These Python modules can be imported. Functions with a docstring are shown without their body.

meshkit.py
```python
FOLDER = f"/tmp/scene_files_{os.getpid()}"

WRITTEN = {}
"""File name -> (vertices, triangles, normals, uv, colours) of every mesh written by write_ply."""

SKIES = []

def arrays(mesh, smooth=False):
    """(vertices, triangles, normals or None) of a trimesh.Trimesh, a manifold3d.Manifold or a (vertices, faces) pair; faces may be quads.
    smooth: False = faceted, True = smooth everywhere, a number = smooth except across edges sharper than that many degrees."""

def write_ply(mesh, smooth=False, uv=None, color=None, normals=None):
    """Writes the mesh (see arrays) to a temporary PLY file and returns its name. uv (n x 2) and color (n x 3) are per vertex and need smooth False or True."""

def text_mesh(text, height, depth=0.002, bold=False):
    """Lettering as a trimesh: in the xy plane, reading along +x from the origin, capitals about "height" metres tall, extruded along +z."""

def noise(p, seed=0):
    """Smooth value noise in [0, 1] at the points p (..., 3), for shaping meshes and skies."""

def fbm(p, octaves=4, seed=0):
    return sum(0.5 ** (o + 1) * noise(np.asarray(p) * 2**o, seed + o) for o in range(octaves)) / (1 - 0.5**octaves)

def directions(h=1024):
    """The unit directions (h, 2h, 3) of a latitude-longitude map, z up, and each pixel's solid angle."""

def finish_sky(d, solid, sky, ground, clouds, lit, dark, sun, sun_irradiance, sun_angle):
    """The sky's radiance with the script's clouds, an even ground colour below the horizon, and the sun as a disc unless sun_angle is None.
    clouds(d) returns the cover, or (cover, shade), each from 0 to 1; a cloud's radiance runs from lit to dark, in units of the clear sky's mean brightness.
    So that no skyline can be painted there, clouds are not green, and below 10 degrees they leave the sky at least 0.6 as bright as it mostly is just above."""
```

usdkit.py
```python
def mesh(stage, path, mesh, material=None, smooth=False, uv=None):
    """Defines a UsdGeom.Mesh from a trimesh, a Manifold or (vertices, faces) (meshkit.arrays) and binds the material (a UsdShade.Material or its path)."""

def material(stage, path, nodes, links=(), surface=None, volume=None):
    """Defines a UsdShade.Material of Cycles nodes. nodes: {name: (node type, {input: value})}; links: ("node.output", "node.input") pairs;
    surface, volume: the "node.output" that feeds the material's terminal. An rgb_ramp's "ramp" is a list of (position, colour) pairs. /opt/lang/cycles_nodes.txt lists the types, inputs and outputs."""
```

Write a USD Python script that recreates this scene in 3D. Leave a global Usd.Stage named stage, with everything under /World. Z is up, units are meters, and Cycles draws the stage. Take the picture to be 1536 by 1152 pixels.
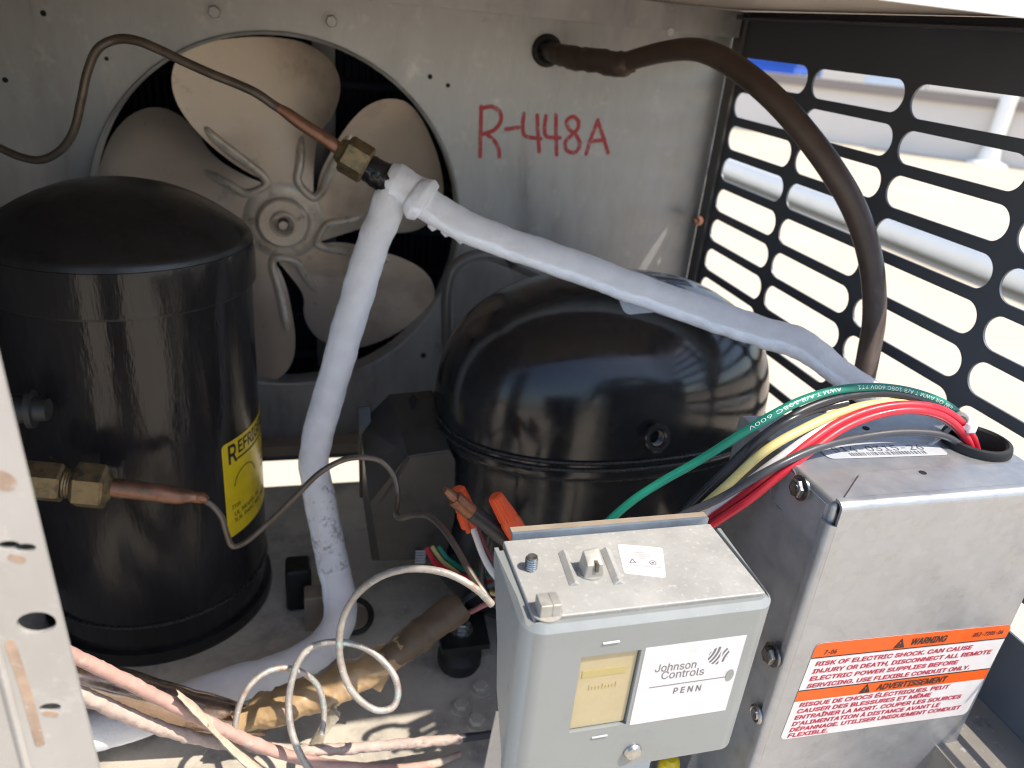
import math, random
import numpy as np, trimesh, manifold3d, shapely
from shapely.geometry import Polygon, LineString, Point, box as sbox
from shapely.ops import unary_union
import usdkit, meshkit
from pxr import Usd, UsdGeom, UsdLux, UsdShade, Gf, Sdf
random.seed(7); rng = np.random.default_rng(7)
MF = manifold3d.Manifold
stage = Usd.Stage.CreateInMemory()
UsdGeom.SetStageUpAxis(stage, 'Z'); UsdGeom.SetStageMetersPerUnit(stage, 1.0)
world = UsdGeom.Xform.Define(stage, '/World'); stage.SetDefaultPrim(world.GetPrim())

# ------------------------------------------------------------------ camera, sky, sun, exposure
camera = UsdGeom.Camera.Define(stage, '/World/camera')
camera.CreateHorizontalApertureAttr(36.0); camera.CreateFocalLengthAttr(27.1005)
camera.CreateFStopAttr(13.0); camera.CreateFocusDistanceAttr(0.32)
camera.CreateClippingRangeAttr((0.02, 3000.0)); camera.CreateExposureAttr(0.9)
camera.AddTransformOp().Set(Gf.Matrix4d([[0.963872, -0.250643, 0.090161, 0.000000], [0.027809, 0.431325, 0.901768, 0.000000], [-0.264911, -0.866681, 0.422713, 0.000000], [0.000000, 0.000000, 0.399452, 1.000000]]))
SUN = np.array([0.50, -0.36, 1.0]); SUN = SUN / np.linalg.norm(SUN)       # direction towards the sun
sun = UsdLux.DistantLight.Define(stage, '/World/sun')
sun.CreateIntensityAttr(0.9); sun.CreateAngleAttr(0.53); sun.CreateNormalizeAttr(True); sun.CreateColorAttr(Gf.Vec3f(1.0, 0.93, 0.82))
zax = SUN; xax = np.cross([0, 1, 0], zax); xax /= np.linalg.norm(xax); yax = np.cross(zax, xax)
sm = np.eye(4); sm[0, :3], sm[1, :3], sm[2, :3] = xax, yax, zax
sun.AddTransformOp().Set(Gf.Matrix4d(sm.tolist()))
usdkit.material(stage, '/World/Looks/sky_look', {
    'sky': ('sky_texture', {'sky_type': 'single_scattering', 'sun_disc': False, 'sun_elevation': float(math.asin(SUN[2])), 'sun_rotation': float(math.atan2(SUN[0], SUN[1])), 'aerosol_density': 1.2}),
    'bg': ('background_shader', {'strength': 0.15})}, [('sky.color', 'bg.color')], surface='bg.background')
dome = UsdLux.DomeLight.Define(stage, '/World/sky')
UsdShade.MaterialBindingAPI.Apply(dome.GetPrim()).Bind(UsdShade.Material.Get(stage, '/World/Looks/sky_look'))
dome.GetPrim().SetCustomDataByKey('kind', 'structure')

# ------------------------------------------------------------------ materials
MATS = {}
def look(name, base, rough=0.5, metal=0.0, var=0.25, scale=30.0, stretch=(1, 1, 1), tint=None, bump=0.0, bump_scale=200.0, bump_dist=0.0005, rvar=0.15, coat=0.0, spec=0.5, sss=0.0, spots=None, detail=5, vor=None, trans=0.0):
    """base colour with a soft procedural variation, roughness variation and fine relief."""
    b = np.array(base, float); t = np.array(tint if tint is not None else b * (1 - var), float)
    n = {'geo': ('geometry', {}), 'map': ('mapping', {'mapping_type': 'point', 'scale': tuple(scale * s for s in stretch)}),
         'noise': ('noise_texture', {'scale': 1.0, 'detail': detail, 'roughness': 0.62}),
         'ramp': ('rgb_ramp', {'ramp': [(0.32, tuple(t)), (0.68, tuple(b))]}),
         'rr': ('map_range', {'from_min': 0.3, 'from_max': 0.7, 'to_min': max(0.02, rough - rvar), 'to_max': min(1, rough + rvar)}),
         'p': ('principled_bsdf', {'metallic': metal, 'coat_weight': coat, 'specular_ior_level': spec})}
    l = [('geo.position', 'map.vector'), ('map.vector', 'noise.vector'), ('noise.fac', 'ramp.fac'), ('noise.fac', 'rr.value'), ('rr.result', 'p.roughness')]
    col = 'ramp.color'
    if vor:                                     # zinc spangle: crystals of slightly different tone
        n['vn'] = ('voronoi_texture', {'scale': vor[0]}); n['vh'] = ('rgb_to_bw', {}); n['vr'] = ('map_range', {'to_min': 1 - vor[1], 'to_max': 1 + vor[1]})
        n['vc'] = ('combine_color', {}); n['vm'] = ('mix', {'mix_type': 'multiply', 'fac': 1.0})
        l += [('geo.position', 'vn.vector'), ('vn.color', 'vh.color'), ('vh.val', 'vr.value'), ('vr.result', 'vc.r'), ('vr.result', 'vc.g'), ('vr.result', 'vc.b'), (col, 'vm.color1'), ('vc.color', 'vm.color2')]
        col = 'vm.color'
    if spots:                                   # (colour, scale, threshold): specks or stains with a shape of their own
        for i, (sc, ss, th, soft) in enumerate(spots):
            n[f'sn{i}'] = ('noise_texture', {'scale': ss, 'detail': 6.0, 'roughness': 0.7}); n[f'sr{i}'] = ('map_range', {'from_min': th, 'from_max': th + soft}); n[f'sm{i}'] = ('mix', {'color2': sc})
            n[f'so{i}'] = ('vector_math', {'math_type': 'add', 'vector2': (3.1 * i + 1.7, 5.3, 2.2 * i)})
            l += [('geo.position', f'so{i}.vector1'), (f'so{i}.vector', f'sn{i}.vector'), (f'sn{i}.fac', f'sr{i}.value'), (f'sr{i}.result', f'sm{i}.fac'), (col, f'sm{i}.color1')]
            col = f'sm{i}.color'
    l.append((col, 'p.base_color'))
    if bump:
        n['bn'] = ('noise_texture', {'scale': bump_scale, 'detail': 4.0, 'roughness': 0.6}); n['bm'] = ('mapping', {'mapping_type': 'point', 'scale': tuple(stretch)}); n['b'] = ('bump', {'strength': bump, 'distance': bump_dist})
        l += [('geo.position', 'bm.vector'), ('bm.vector', 'bn.vector'), ('bn.fac', 'b.height'), ('b.normal', 'p.normal')]
    if sss:
        n['p'][1].update({'subsurface_weight': sss, 'subsurface_scale': 0.004, 'subsurface_radius': (1, 1, 1)})
    if trans:
        n['p'][1].update({'transmission_weight': trans})
    MATS[name] = usdkit.material(stage, '/World/Looks/' + name, n, l, surface='p.BSDF')
    return MATS[name]
look('roof_membrane', (0.56, 0.465, 0.345), 0.8, var=0.12, scale=1.3, spots=[((0.47, 0.385, 0.28), 0.9, 0.56, 0.2)], bump=0.2, bump_scale=60, bump_dist=0.004)
look('parapet_paint', (0.56, 0.50, 0.44), 0.8, var=0.08, scale=2)
look('coping_metal', (0.22, 0.18, 0.15), 0.6, var=0.1, scale=3)
look('white_pvc', (0.76, 0.73, 0.68), 0.35, var=0.05, scale=6)
look('far_ground', (0.30, 0.27, 0.23), 0.9, var=0.3, scale=0.02)
look('blue_paint', (0.02, 0.10, 0.50), 0.5, var=0.1, scale=0.2)
look('far_white', (0.75, 0.75, 0.74), 0.6, var=0.1, scale=0.3)
look('far_tan', (0.50, 0.40, 0.30), 0.7, var=0.15, scale=0.3)
look('far_grey', (0.25, 0.26, 0.28), 0.6, var=0.15, scale=0.3)
look('dark_glass', (0.03, 0.04, 0.05), 0.15, var=0.1, scale=1)
look('panel_zinc', (0.43, 0.42, 0.41), 0.42, 0.5, var=0.30, scale=26, stretch=(1.6, 1.6, 0.4), spots=[((0.22, 0.19, 0.165), 24, 0.60, 0.16), ((0.50, 0.475, 0.45), 60, 0.58, 0.2)], bump=0.10, bump_scale=140, rvar=0.12)
look('dark_zinc', (0.105, 0.113, 0.13), 0.5, 0.35, var=0.2, scale=14, bump=0.05, bump_scale=120, spots=[((0.14, 0.13, 0.12), 60, 0.66, 0.1)])
look('angle_zinc', (0.20, 0.19, 0.18), 0.5, 0.5, var=0.3, scale=25, stretch=(1, 1, 0.3))
look('cover_zinc', (0.42, 0.36, 0.31), 0.55, 0.15, var=0.2, scale=10, spots=[((0.22, 0.18, 0.15), 300, 0.62, 0.1)])
look('pan_dust', (0.60, 0.54, 0.45), 0.85, 0.0, var=0.35, scale=14, spots=[((0.30, 0.27, 0.235), 20, 0.50, 0.16), ((0.60, 0.56, 0.48), 180, 0.60, 0.08), ((0.10, 0.09, 0.08), 70, 0.66, 0.06)], bump=0.5, bump_scale=400, bump_dist=0.0006)
look('ledge_dust', (0.34, 0.27, 0.20), 0.75, 0.1, var=0.3, scale=30)
look('ledge_grey', (0.21, 0.19, 0.165), 0.75, 0.1, var=0.35, scale=30, spots=[((0.10, 0.09, 0.08), 60, 0.58, 0.1), ((0.3, 0.28, 0.25), 200, 0.62, 0.06)])
look('post_zinc', (0.46, 0.435, 0.40), 0.6, 0.25, var=0.2, scale=26, stretch=(1, 1, .5), spots=[((0.54, 0.51, 0.47), 70, 0.55, 0.2)], bump=0.2, bump_scale=200)
look('rust', (0.44, 0.31, 0.22), 0.9, var=0.4, scale=120, spots=[((0.40, 0.36, 0.32), 150, 0.56, 0.06)])
look('bright_zinc', (0.41, 0.415, 0.425), 0.40, 0.7, var=0.10, scale=70, vor=(260, 0.05), bump=0.22, bump_scale=300, bump_dist=0.0003, rvar=0.08, spots=[((0.75, 0.74, 0.72), 500, 0.70, 0.05)])
look('bracket_zinc', (0.32, 0.38, 0.45), 0.4, 0.6, var=0.2, scale=40, spots=[((0.7, 0.7, 0.7), 600, 0.68, 0.05)])
look('grey_enamel', (0.245, 0.258, 0.252), 0.42, 0.1, var=0.10, scale=40, spots=[((0.58, 0.56, 0.52), 700, 0.68, 0.05)], bump=0.08, bump_scale=900, bump_dist=0.0002)
look('grey_top', (0.37, 0.36, 0.335), 0.55, 0.1, var=0.15, scale=60, spots=[((0.50, 0.485, 0.455), 480, 0.56, 0.16), ((0.64, 0.62, 0.58), 800, 0.66, 0.06), ((0.28, 0.27, 0.25), 90, 0.58, 0.15)], bump=0.25, bump_scale=700, bump_dist=0.0003)
look('black_gloss', (0.013, 0.0125, 0.013), 0.17, 0.0, var=0.3, scale=60, rvar=0.06, bump=0.03, bump_scale=160, bump_dist=0.0005, spots=[((0.06, 0.055, 0.05), 800, 0.74, 0.03)], spec=0.55)
look('black_receiver', (0.018, 0.016, 0.016), 0.20, 0.0, var=0.4, scale=30, stretch=(1, 1, 0.25), rvar=0.10, bump=0.45, bump_scale=75, bump_dist=0.0014, spots=[((0.04, 0.036, 0.032), 120, 0.66, 0.06)], spec=0.42)
look('black_top', (0.016, 0.015, 0.015), 0.34, 0.0, var=0.3, scale=50, rvar=0.08, spots=[((0.12, 0.11, 0.10), 900, 0.76, 0.02)])
look('black_plastic', (0.034, 0.032, 0.030), 0.38, 0.0, var=0.3, scale=60, rvar=0.08, bump=0.1, bump_scale=600, spots=[((0.06, 0.055, 0.05), 300, 0.66, 0.08)])
look('black_rubber', (0.010, 0.010, 0.010), 0.6, var=0.3, scale=60)
look('weld_black', (0.02, 0.02, 0.02), 0.25, var=0.3, scale=500, bump=0.8, bump_scale=700, bump_dist=0.0008)
look('coil_dark', (0.020, 0.027, 0.046), 0.7, 0.0, var=0.3, scale=60)
look('fan_alloy', (0.64, 0.51, 0.40), 0.46, 0.35, var=0.16, scale=20, spots=[((0.36, 0.27, 0.20), 14, 0.52, 0.22), ((0.30, 0.24, 0.19), 60, 0.62, 0.14)], rvar=0.08)
look('fan_hub', (0.64, 0.54, 0.44), 0.42, 0.4, var=0.3, scale=80, spots=[((0.28, 0.23, 0.19), 90, 0.58, 0.12)])
look('frost', (0.88, 0.86, 0.87), 0.85, 0.0, var=0.10, scale=90, bump=0.55, bump_scale=700, bump_dist=0.0009, sss=0.25, spec=0.3)
look('frost_dirty', (0.84, 0.82, 0.83), 0.85, 0.0, var=0.1, scale=120, bump=0.5, bump_scale=700, bump_dist=0.0009, spots=[((0.20, 0.19, 0.19), 150, 0.53, 0.16)], spec=0.3)
look('brown_pipe', (0.10, 0.070, 0.056), 0.42, 0.35, var=0.3, scale=40, rvar=0.1, spots=[((0.13, 0.085, 0.06), 60, 0.6, 0.15)])
look('steel_tube', (0.20, 0.165, 0.135), 0.42, 0.7, var=0.35, scale=80, rvar=0.1)
look('copper_old', (0.42, 0.22, 0.145), 0.42, 0.8, var=0.45, scale=110, spots=[((0.20, 0.19, 0.12), 160, 0.60, 0.08)], rvar=0.12)
look('copper_crimp', (0.38, 0.17, 0.09), 0.42, 0.6, var=0.5, scale=140, spots=[((0.22, 0.20, 0.22), 90, 0.60, 0.05)])
look('brass_old', (0.34, 0.25, 0.13), 0.45, 0.75, var=0.45, scale=140, rvar=0.12, spots=[((0.13, 0.105, 0.075), 150, 0.50, 0.12)], bump=0.25, bump_scale=500)
look('capillary', (0.50, 0.45, 0.40), 0.5, 0.4, var=0.3, scale=160, spots=[((0.38, 0.58, 0.54), 90, 0.57, 0.08), ((0.42, 0.24, 0.17), 120, 0.60, 0.08), ((0.70, 0.68, 0.64), 400, 0.60, 0.06)], bump=0.4, bump_scale=900)
look('tan_sleeve', (0.50, 0.33, 0.17), 0.38, 0.0, var=0.28, scale=60, bump=0.3, bump_scale=120, bump_dist=0.001, coat=0.3, spots=[((0.55, 0.42, 0.27), 45, 0.62, 0.1)])
look('brown_sleeve', (0.17, 0.115, 0.07), 0.45, 0.0, var=0.35, scale=70, bump=0.3, bump_scale=150, bump_dist=0.001)
look('copper_shiny', (0.48, 0.34, 0.25), 0.22, 0.85, var=0.35, scale=45, spots=[((0.14, 0.10, 0.075), 60, 0.58, 0.12)], rvar=0.1)
look('pink_jacket', (0.54, 0.33, 0.275), 0.7, 0.0, var=0.25, scale=90, spots=[((0.50, 0.43, 0.36), 50, 0.55, 0.10), ((0.26, 0.19, 0.16), 120, 0.62, 0.08)], bump=0.3, bump_scale=500)
look('pale_pink', (0.55, 0.42, 0.36), 0.75, 0.0, var=0.25, scale=120, spots=[((0.28, 0.22, 0.19), 110, 0.56, 0.10)], bump=0.5, bump_scale=350, bump_dist=0.001)
look('bare_jacket', (0.60, 0.52, 0.40), 0.8, 0.0, var=0.3, scale=140, spots=[((0.28, 0.23, 0.17), 160, 0.64, 0.06)], bump=0.6, bump_scale=300, bump_dist=0.001)
def plain(name, c, r=0.45, **k): return look(name, c, r, var=k.pop('var', 0.08), scale=k.pop('scale', 80), **k)
plain('wire_green', (0.01, 0.20, 0.13), 0.38); plain('wire_black', (0.018, 0.018, 0.022), 0.38); plain('wire_grey_black', (0.05, 0.05, 0.058), 0.45); plain('wire_yellow', (0.66, 0.55, 0.22), 0.4)
plain('wire_white', (0.66, 0.64, 0.64), 0.4); plain('wire_red', (0.52, 0.02, 0.035), 0.36); plain('wire_maroon', (0.16, 0.03, 0.05), 0.5); plain('wire_pink', (0.42, 0.17, 0.17), 0.5)
plain('nut_orange', (0.80, 0.10, 0.025), 0.4); plain('tie_white', (0.75, 0.75, 0.74), 0.4, sss=0.2)
plain('paper_white', (0.62, 0.585, 0.575), 0.5, spots=[((0.50, 0.48, 0.46), 160, 0.62, 0.1)]); plain('paper_grey', (0.46, 0.47, 0.49), 0.35)
plain('label_orange', (0.70, 0.095, 0.008), 0.4); plain('label_yellow', (0.80, 0.58, 0.02), 0.3, rvar=0.05); plain('ink_black', (0.02, 0.02, 0.02), 0.5); plain('ink_red', (0.42, 0.02, 0.05), 0.5); plain('ink_grey', (0.13, 0.13, 0.15), 0.5); plain('ink_pale', (0.40, 0.39, 0.39), 0.5); plain('ink_white', (0.72, 0.78, 0.76), 0.5); plain('ink_olive', (0.40, 0.32, 0.13), 0.5); plain('label_blue', (0.05, 0.08, 0.2), 0.3)
plain('marker_red', (0.45, 0.055, 0.06), 0.6, spots=[((0.40, 0.27, 0.25), 220, 0.55, 0.10)])
plain('window_plastic', (0.40, 0.33, 0.19), 0.25, coat=0.4, spots=[((0.33, 0.27, 0.15), 60, 0.55, 0.2)])
look('screw_steel', (0.5, 0.49, 0.47), 0.3, 0.95, var=0.3, scale=300); look('bolt_dark', (0.24, 0.23, 0.22), 0.3, 0.9, var=0.4, scale=250); plain('hole_black', (0.004, 0.004, 0.005), 0.8)
look('knob_grey', (0.42, 0.40, 0.36), 0.5, 0.4, var=0.3, scale=200, spots=[((0.5, 0.42, 0.28), 300, 0.6, 0.1)])

# ------------------------------------------------------------------ scene helpers
USED = {}
def numbered(parent, name):
    k = (parent, name); i = USED.get(k, 0); USED[k] = i + 1
    return name if i == 0 else f'{name}_{i:03d}'
class T:
    """One thing: an Xform at its base; its parts are meshes below it (given in world coordinates)."""
    def __init__(s, name, label, cat, loc=(0, 0, 0), group=None, kind=None):
        s.path = '/World/' + numbered('/World', name); s.loc = np.array(loc, float)
        x = UsdGeom.Xform.Define(stage, s.path); x.AddTranslateOp().Set(Gf.Vec3d(*map(float, loc))); s.prim = x.GetPrim()
        for k, v in (('label', label), ('category', cat), ('group', group), ('kind', kind)):
            if v: s.prim.SetCustomDataByKey(k, v)
    def part(s, name, mesh, mat, smooth=35, under=None, label=None, kind=None):
        base = under or s.path; v, f, _ = meshkit.arrays(mesh); path = base + '/' + numbered(base, name)
        m = usdkit.mesh(stage, path, trimesh.Trimesh(v - s.loc, f, process=False), MATS[mat], smooth)
        if label: m.GetPrim().SetCustomDataByKey('label', label)
        if kind: m.GetPrim().SetCustomDataByKey('kind', kind)
        return path
def setting(name, mesh, mat, smooth=False):
    m = usdkit.mesh(stage, '/World/' + numbered('/World', name), mesh, MATS[mat], smooth); m.GetPrim().SetCustomDataByKey('kind', 'structure'); return m
def solo(name, mesh, mat, label, cat, group=None, smooth=35):
    m = usdkit.mesh(stage, '/World/' + numbered('/World', name), mesh, MATS[mat], smooth).GetPrim()
    for k, v in (('label', label), ('category', cat), ('group', group)):
        if v: m.SetCustomDataByKey(k, v)
    return m
cat_ = trimesh.util.concatenate
def tm(m):
    a, f, _ = meshkit.arrays(m); return trimesh.Trimesh(a, f, process=False)
def box(x0, x1, y0, y1, z0, z1):
    m = trimesh.creation.box((x1 - x0, y1 - y0, z1 - z0)); m.apply_translation(((x0 + x1) / 2, (y0 + y1) / 2, (z0 + z1) / 2)); return m
def rbox(x0, x1, y0, y1, z0, z1, r=0.002, seg=12):
    s = MF.sphere(r, seg); return tm(MF.batch_hull([s.translate((x, y, z)) for x in (x0 + r, x1 - r) for y in (y0 + r, y1 - r) for z in (z0 + r, z1 - r)]))
def hullp(pts, r=0.0):
    if r: s = MF.sphere(r, 10); return tm(MF.batch_hull([s.translate(tuple(map(float, p))) for p in pts]))
    return tm(MF.hull_points(np.array(pts, float)))
def ext(poly, h):
    gs = [poly] if poly.geom_type == 'Polygon' else [g for g in poly.geoms if g.area > 1e-12]
    return cat_([trimesh.creation.extrude_polygon(g, h, engine='earcut') for g in gs])
def place(mesh, o, ex, ey, ez=None):
    """local xyz -> world, local axes ex, ey, ez at o."""
    ex, ey = np.array(ex, float), np.array(ey, float); ez = np.cross(ex, ey) if ez is None else np.array(ez, float); ez = ez / np.linalg.norm(ez)
    m = mesh.copy(); m.vertices = np.array(o) + m.vertices[:, :1] * ex + m.vertices[:, 1:2] * ey + m.vertices[:, 2:3] * ez; return m
def frame(axis, up=(0, 0, 1)):
    a = np.array(axis, float); a /= np.linalg.norm(a); u = np.array(up, float)
    if abs(a @ u) > 0.95: u = np.array([1.0, 0, 0])
    s = np.cross(u, a); s /= np.linalg.norm(s); return s, np.cross(a, s), a
def cyl(p, q, r, n=24, r2=None, bev=0.0):
    """solid of revolution from p to q (radius r to r2), optional bevel at q."""
    p, q = np.array(p, float), np.array(q, float); L = np.linalg.norm(q - p); r2 = r if r2 is None else r2
    prof = [(0, 0), (r, 0), (r2, L)] if not bev else [(0, 0), (r, 0), (r2, L - bev), (r2 - bev, L)]
    prof.append((0, L)); return lathe(prof, p, q - p, n)
def lathe(prof, p, axis, n=32, phase=0.0):
    s, u, a = frame(axis); pr = np.array(prof, float); th = np.arange(n) * 2 * math.pi / n + phase; V = []
    for r, h in pr: V.append(np.array(p) + a * h + r * (np.cos(th)[:, None] * s + np.sin(th)[:, None] * u))
    V = np.vstack(V); F = []
    for i in range(len(pr) - 1):
        for j in range(n):
            k = (j + 1) % n; a0, a1, b0, b1 = i * n + j, i * n + k, i * n + n + j, i * n + n + k
            if pr[i][0] > 0: F.append((a0, a1, b1))
            if pr[i + 1][0] > 0: F.append((a0, b1, b0))
    m = trimesh.Trimesh(V, F, process=False); m.merge_vertices(); m.fix_normals(); return m
def hexa(p, q, r, bev=0.12):
    L = np.linalg.norm(np.array(q) - np.array(p)); b = r * bev
    return lathe([(0, 0), (r - b, 0), (r, b), (r, L - b), (r - b, L), (0, L)], p, np.array(q) - np.array(p), 6, 0.3)
def spline(P, n=12):
    P = np.array(P, float); Q = np.vstack([2 * P[0] - P[1], P, 2 * P[-1] - P[-2]]); out = []
    for i in range(1, len(Q) - 2):
        p0, p1, p2, p3 = Q[i - 1:i + 3]; d = lambda a, b: max(np.linalg.norm(b - a), 1e-9) ** 0.5
        t0 = 0; t1 = t0 + d(p0, p1); t2 = t1 + d(p1, p2); t3 = t2 + d(p2, p3)
        for t in np.linspace(t1, t2, n, endpoint=False):
            A1 = (t1 - t) / (t1 - t0) * p0 + (t - t0) / (t1 - t0) * p1; A2 = (t2 - t) / (t2 - t1) * p1 + (t - t1) / (t2 - t1) * p2; A3 = (t3 - t) / (t3 - t2) * p2 + (t - t2) / (t3 - t2) * p3
            B1 = (t2 - t) / (t2 - t0) * A1 + (t - t0) / (t2 - t0) * A2; B2 = (t3 - t) / (t3 - t1) * A2 + (t - t1) / (t3 - t1) * A3
            out.append((t2 - t) / (t2 - t1) * B1 + (t - t1) / (t2 - t1) * B2)
    out.append(P[-1]); return np.array(out)
def frames(C):
    t = np.gradient(C, axis=0); t /= np.linalg.norm(t, axis=1, keepdims=True); s, _, _ = frame(t[0]); S = [s]
    for i in range(1, len(C)):
        s = S[-1] - t[i] * (S[-1] @ t[i]); S.append(s / np.linalg.norm(s))
    S = np.array(S); return t, S, np.cross(t, S)
def tube(P, r, n=14, k=10, rough=0.0, rs=300.0, flat=1.0, jag=0.0, seed=0, hollow=False, flatdir=None):
    """round (or flattened) tube along a smooth curve; rough = radial noise as a share of the radius; jag = ragged ends."""
    C = spline(P, k) if k > 1 else np.array(P, float); t, S, U = frames(C); rr = np.interp(np.linspace(0, 1, len(C)), np.linspace(0, 1, len(np.atleast_1d(r))), np.atleast_1d(r))
    if flatdir is not None:
        S = np.array(flatdir) - t * (t @ np.array(flatdir))[:, None]; S /= np.linalg.norm(S, axis=1, keepdims=True); U = np.cross(t, S)
    th = np.arange(n) * 2 * math.pi / n; ring = np.cos(th)[None, :, None] * S[:, None] + flat * np.sin(th)[None, :, None] * U[:, None]
    V = C[:, None] + rr[:, None, None] * ring
    if rough:
        d = meshkit.fbm(V * rs, 4, seed) - 0.5; V = V + (rr[:, None] * rough * 2 * d)[..., None] * ring
    if jag:
        V[-1] += t[-1] * (rng.uniform(-1, 1, n) * jag)[:, None]; V[0] += t[0] * (rng.uniform(-1, 1, n) * jag)[:, None]
    m = len(C); V = V.reshape(-1, 3); F = []
    for i in range(m - 1):
        for j in range(n):
            q = (j + 1) % n; F += [(i * n + j, i * n + q, i * n + n + q), (i * n + j, i * n + n + q, i * n + n + j)]
    if not hollow:
        V = np.vstack([V, C[:1], C[-1:]]); a, b = m * n, m * n + 1
        F += [(a, (j + 1) % n, j) for j in range(n)] + [(b, (m - 1) * n + j, (m - 1) * n + (j + 1) % n) for j in range(n)]
    return trimesh.Trimesh(V, F, process=False)
def torus(c, axis, R, r, n=32, k=10):
    s, u, a = frame(axis); th = np.arange(n + 1) * 2 * math.pi / n
    return tube([np.array(c) + R * (math.cos(x) * s + math.sin(x) * u) for x in th], r, k, 1)
def text(s, h, o, ex, ey, w=None, depth=0.00015, bold=False, align=0.0, slant=0.0):
    """lettering with capitals h tall, start at o, reading along ex; w fits the width."""
    m = meshkit.text_mesh(s, h, depth, bold); ex = np.array(ex, float) / np.linalg.norm(ex); ey = np.array(ey, float) / np.linalg.norm(ey)
    W = m.bounds[1][0]; k = (w / W) if w else 1.0; m.vertices[:, 0] = m.vertices[:, 0] * k - align * W * k + slant * m.vertices[:, 1]
    return place(m, o, ex, ey)
def ribbon(P, w, jag=0.0):
    L = LineString(P); return L.buffer(w / 2, quad_segs=4)
PX, PZ = np.array([1.0, 0, 0]), np.array([0, 0, 1.0])

# ------------------------------------------------------------------ setting: roof, parapet, far town
RZ = -0.45
slab = Polygon([(-14, -10), (15.4, -10), (15.4, -1.51), (-3.2, 16.07), (-14, 16.07)])     # roof deck bounded by the parapet
setting('roof', ext(slab, 0.3).apply_translation((0, 0, RZ - 0.3)), 'roof_membrane')
g = trimesh.creation.box((1800, 1800, 0.5)); g.apply_translation((0, 0, -8.25)); setting('ground', g, 'far_ground')
bld = T('building_below', 'pale building whose flat roof carries the condensing unit', 'building', (0, 0, -8))
bld.part('wall', ext(slab.buffer(-0.05, join_style=2), 7.2).apply_translation((0, 0, -8.0)), 'far_tan', False)
pw = T('parapet_wall', 'low grey beige parapet wall with dark coping along the roof edge', 'wall', (6, 7.4, RZ))
d = np.array([18.6, -17.58]); d /= np.linalg.norm(d); nrm = np.array([-d[1], d[0]]); a, b = np.array([-3.2, 16.07]), np.array([15.4, -1.51])
seg = lambda o0, o1: Polygon([tuple(a + nrm * o0), tuple(b + nrm * o0), tuple(b + nrm * o1), tuple(a + nrm * o1)])
pw.part('wall_face', ext(seg(-0.22, 0.0), 0.52).apply_translation((0, 0, RZ + .002)), 'parapet_paint', False)
pw.part('coping', ext(seg(-0.26, 0.04), 0.09).apply_translation((0, 0, RZ + 0.522)), 'coping_metal', False)
wp = T('white_pipe', 'white plastic pipe lying along the roof beyond the louvers', 'pipe', (2.95, 4, RZ))
wp.part('pipe_run', cyl((2.9, 9.0, RZ + .085), (3.03, -3.0, RZ + .085), 0.075, 32), 'white_pvc')
for y in (6.5, 2.0): wp.part('support_block', rbox(2.82, 3.12, y - .06, y + .06, RZ, RZ + .03, .004), 'far_grey')
po = T('roof_pole', 'white vent pole with a flared base on the roof before the parapet', 'pole', (6.65, 6.41, RZ))
po.part('shaft', cyl((6.65, 6.41, RZ + .06), (6.65, 6.41, 1.3), 0.075, 24), 'white_pvc')
po.part('base_flange', lathe([(0, 0), (0.19, 0), (0.18, .02), (0.105, .05), (0.088, .16), (0, .16)], (6.65, 6.41, RZ), (0, 0, 1), 24), 'white_pvc')
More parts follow.
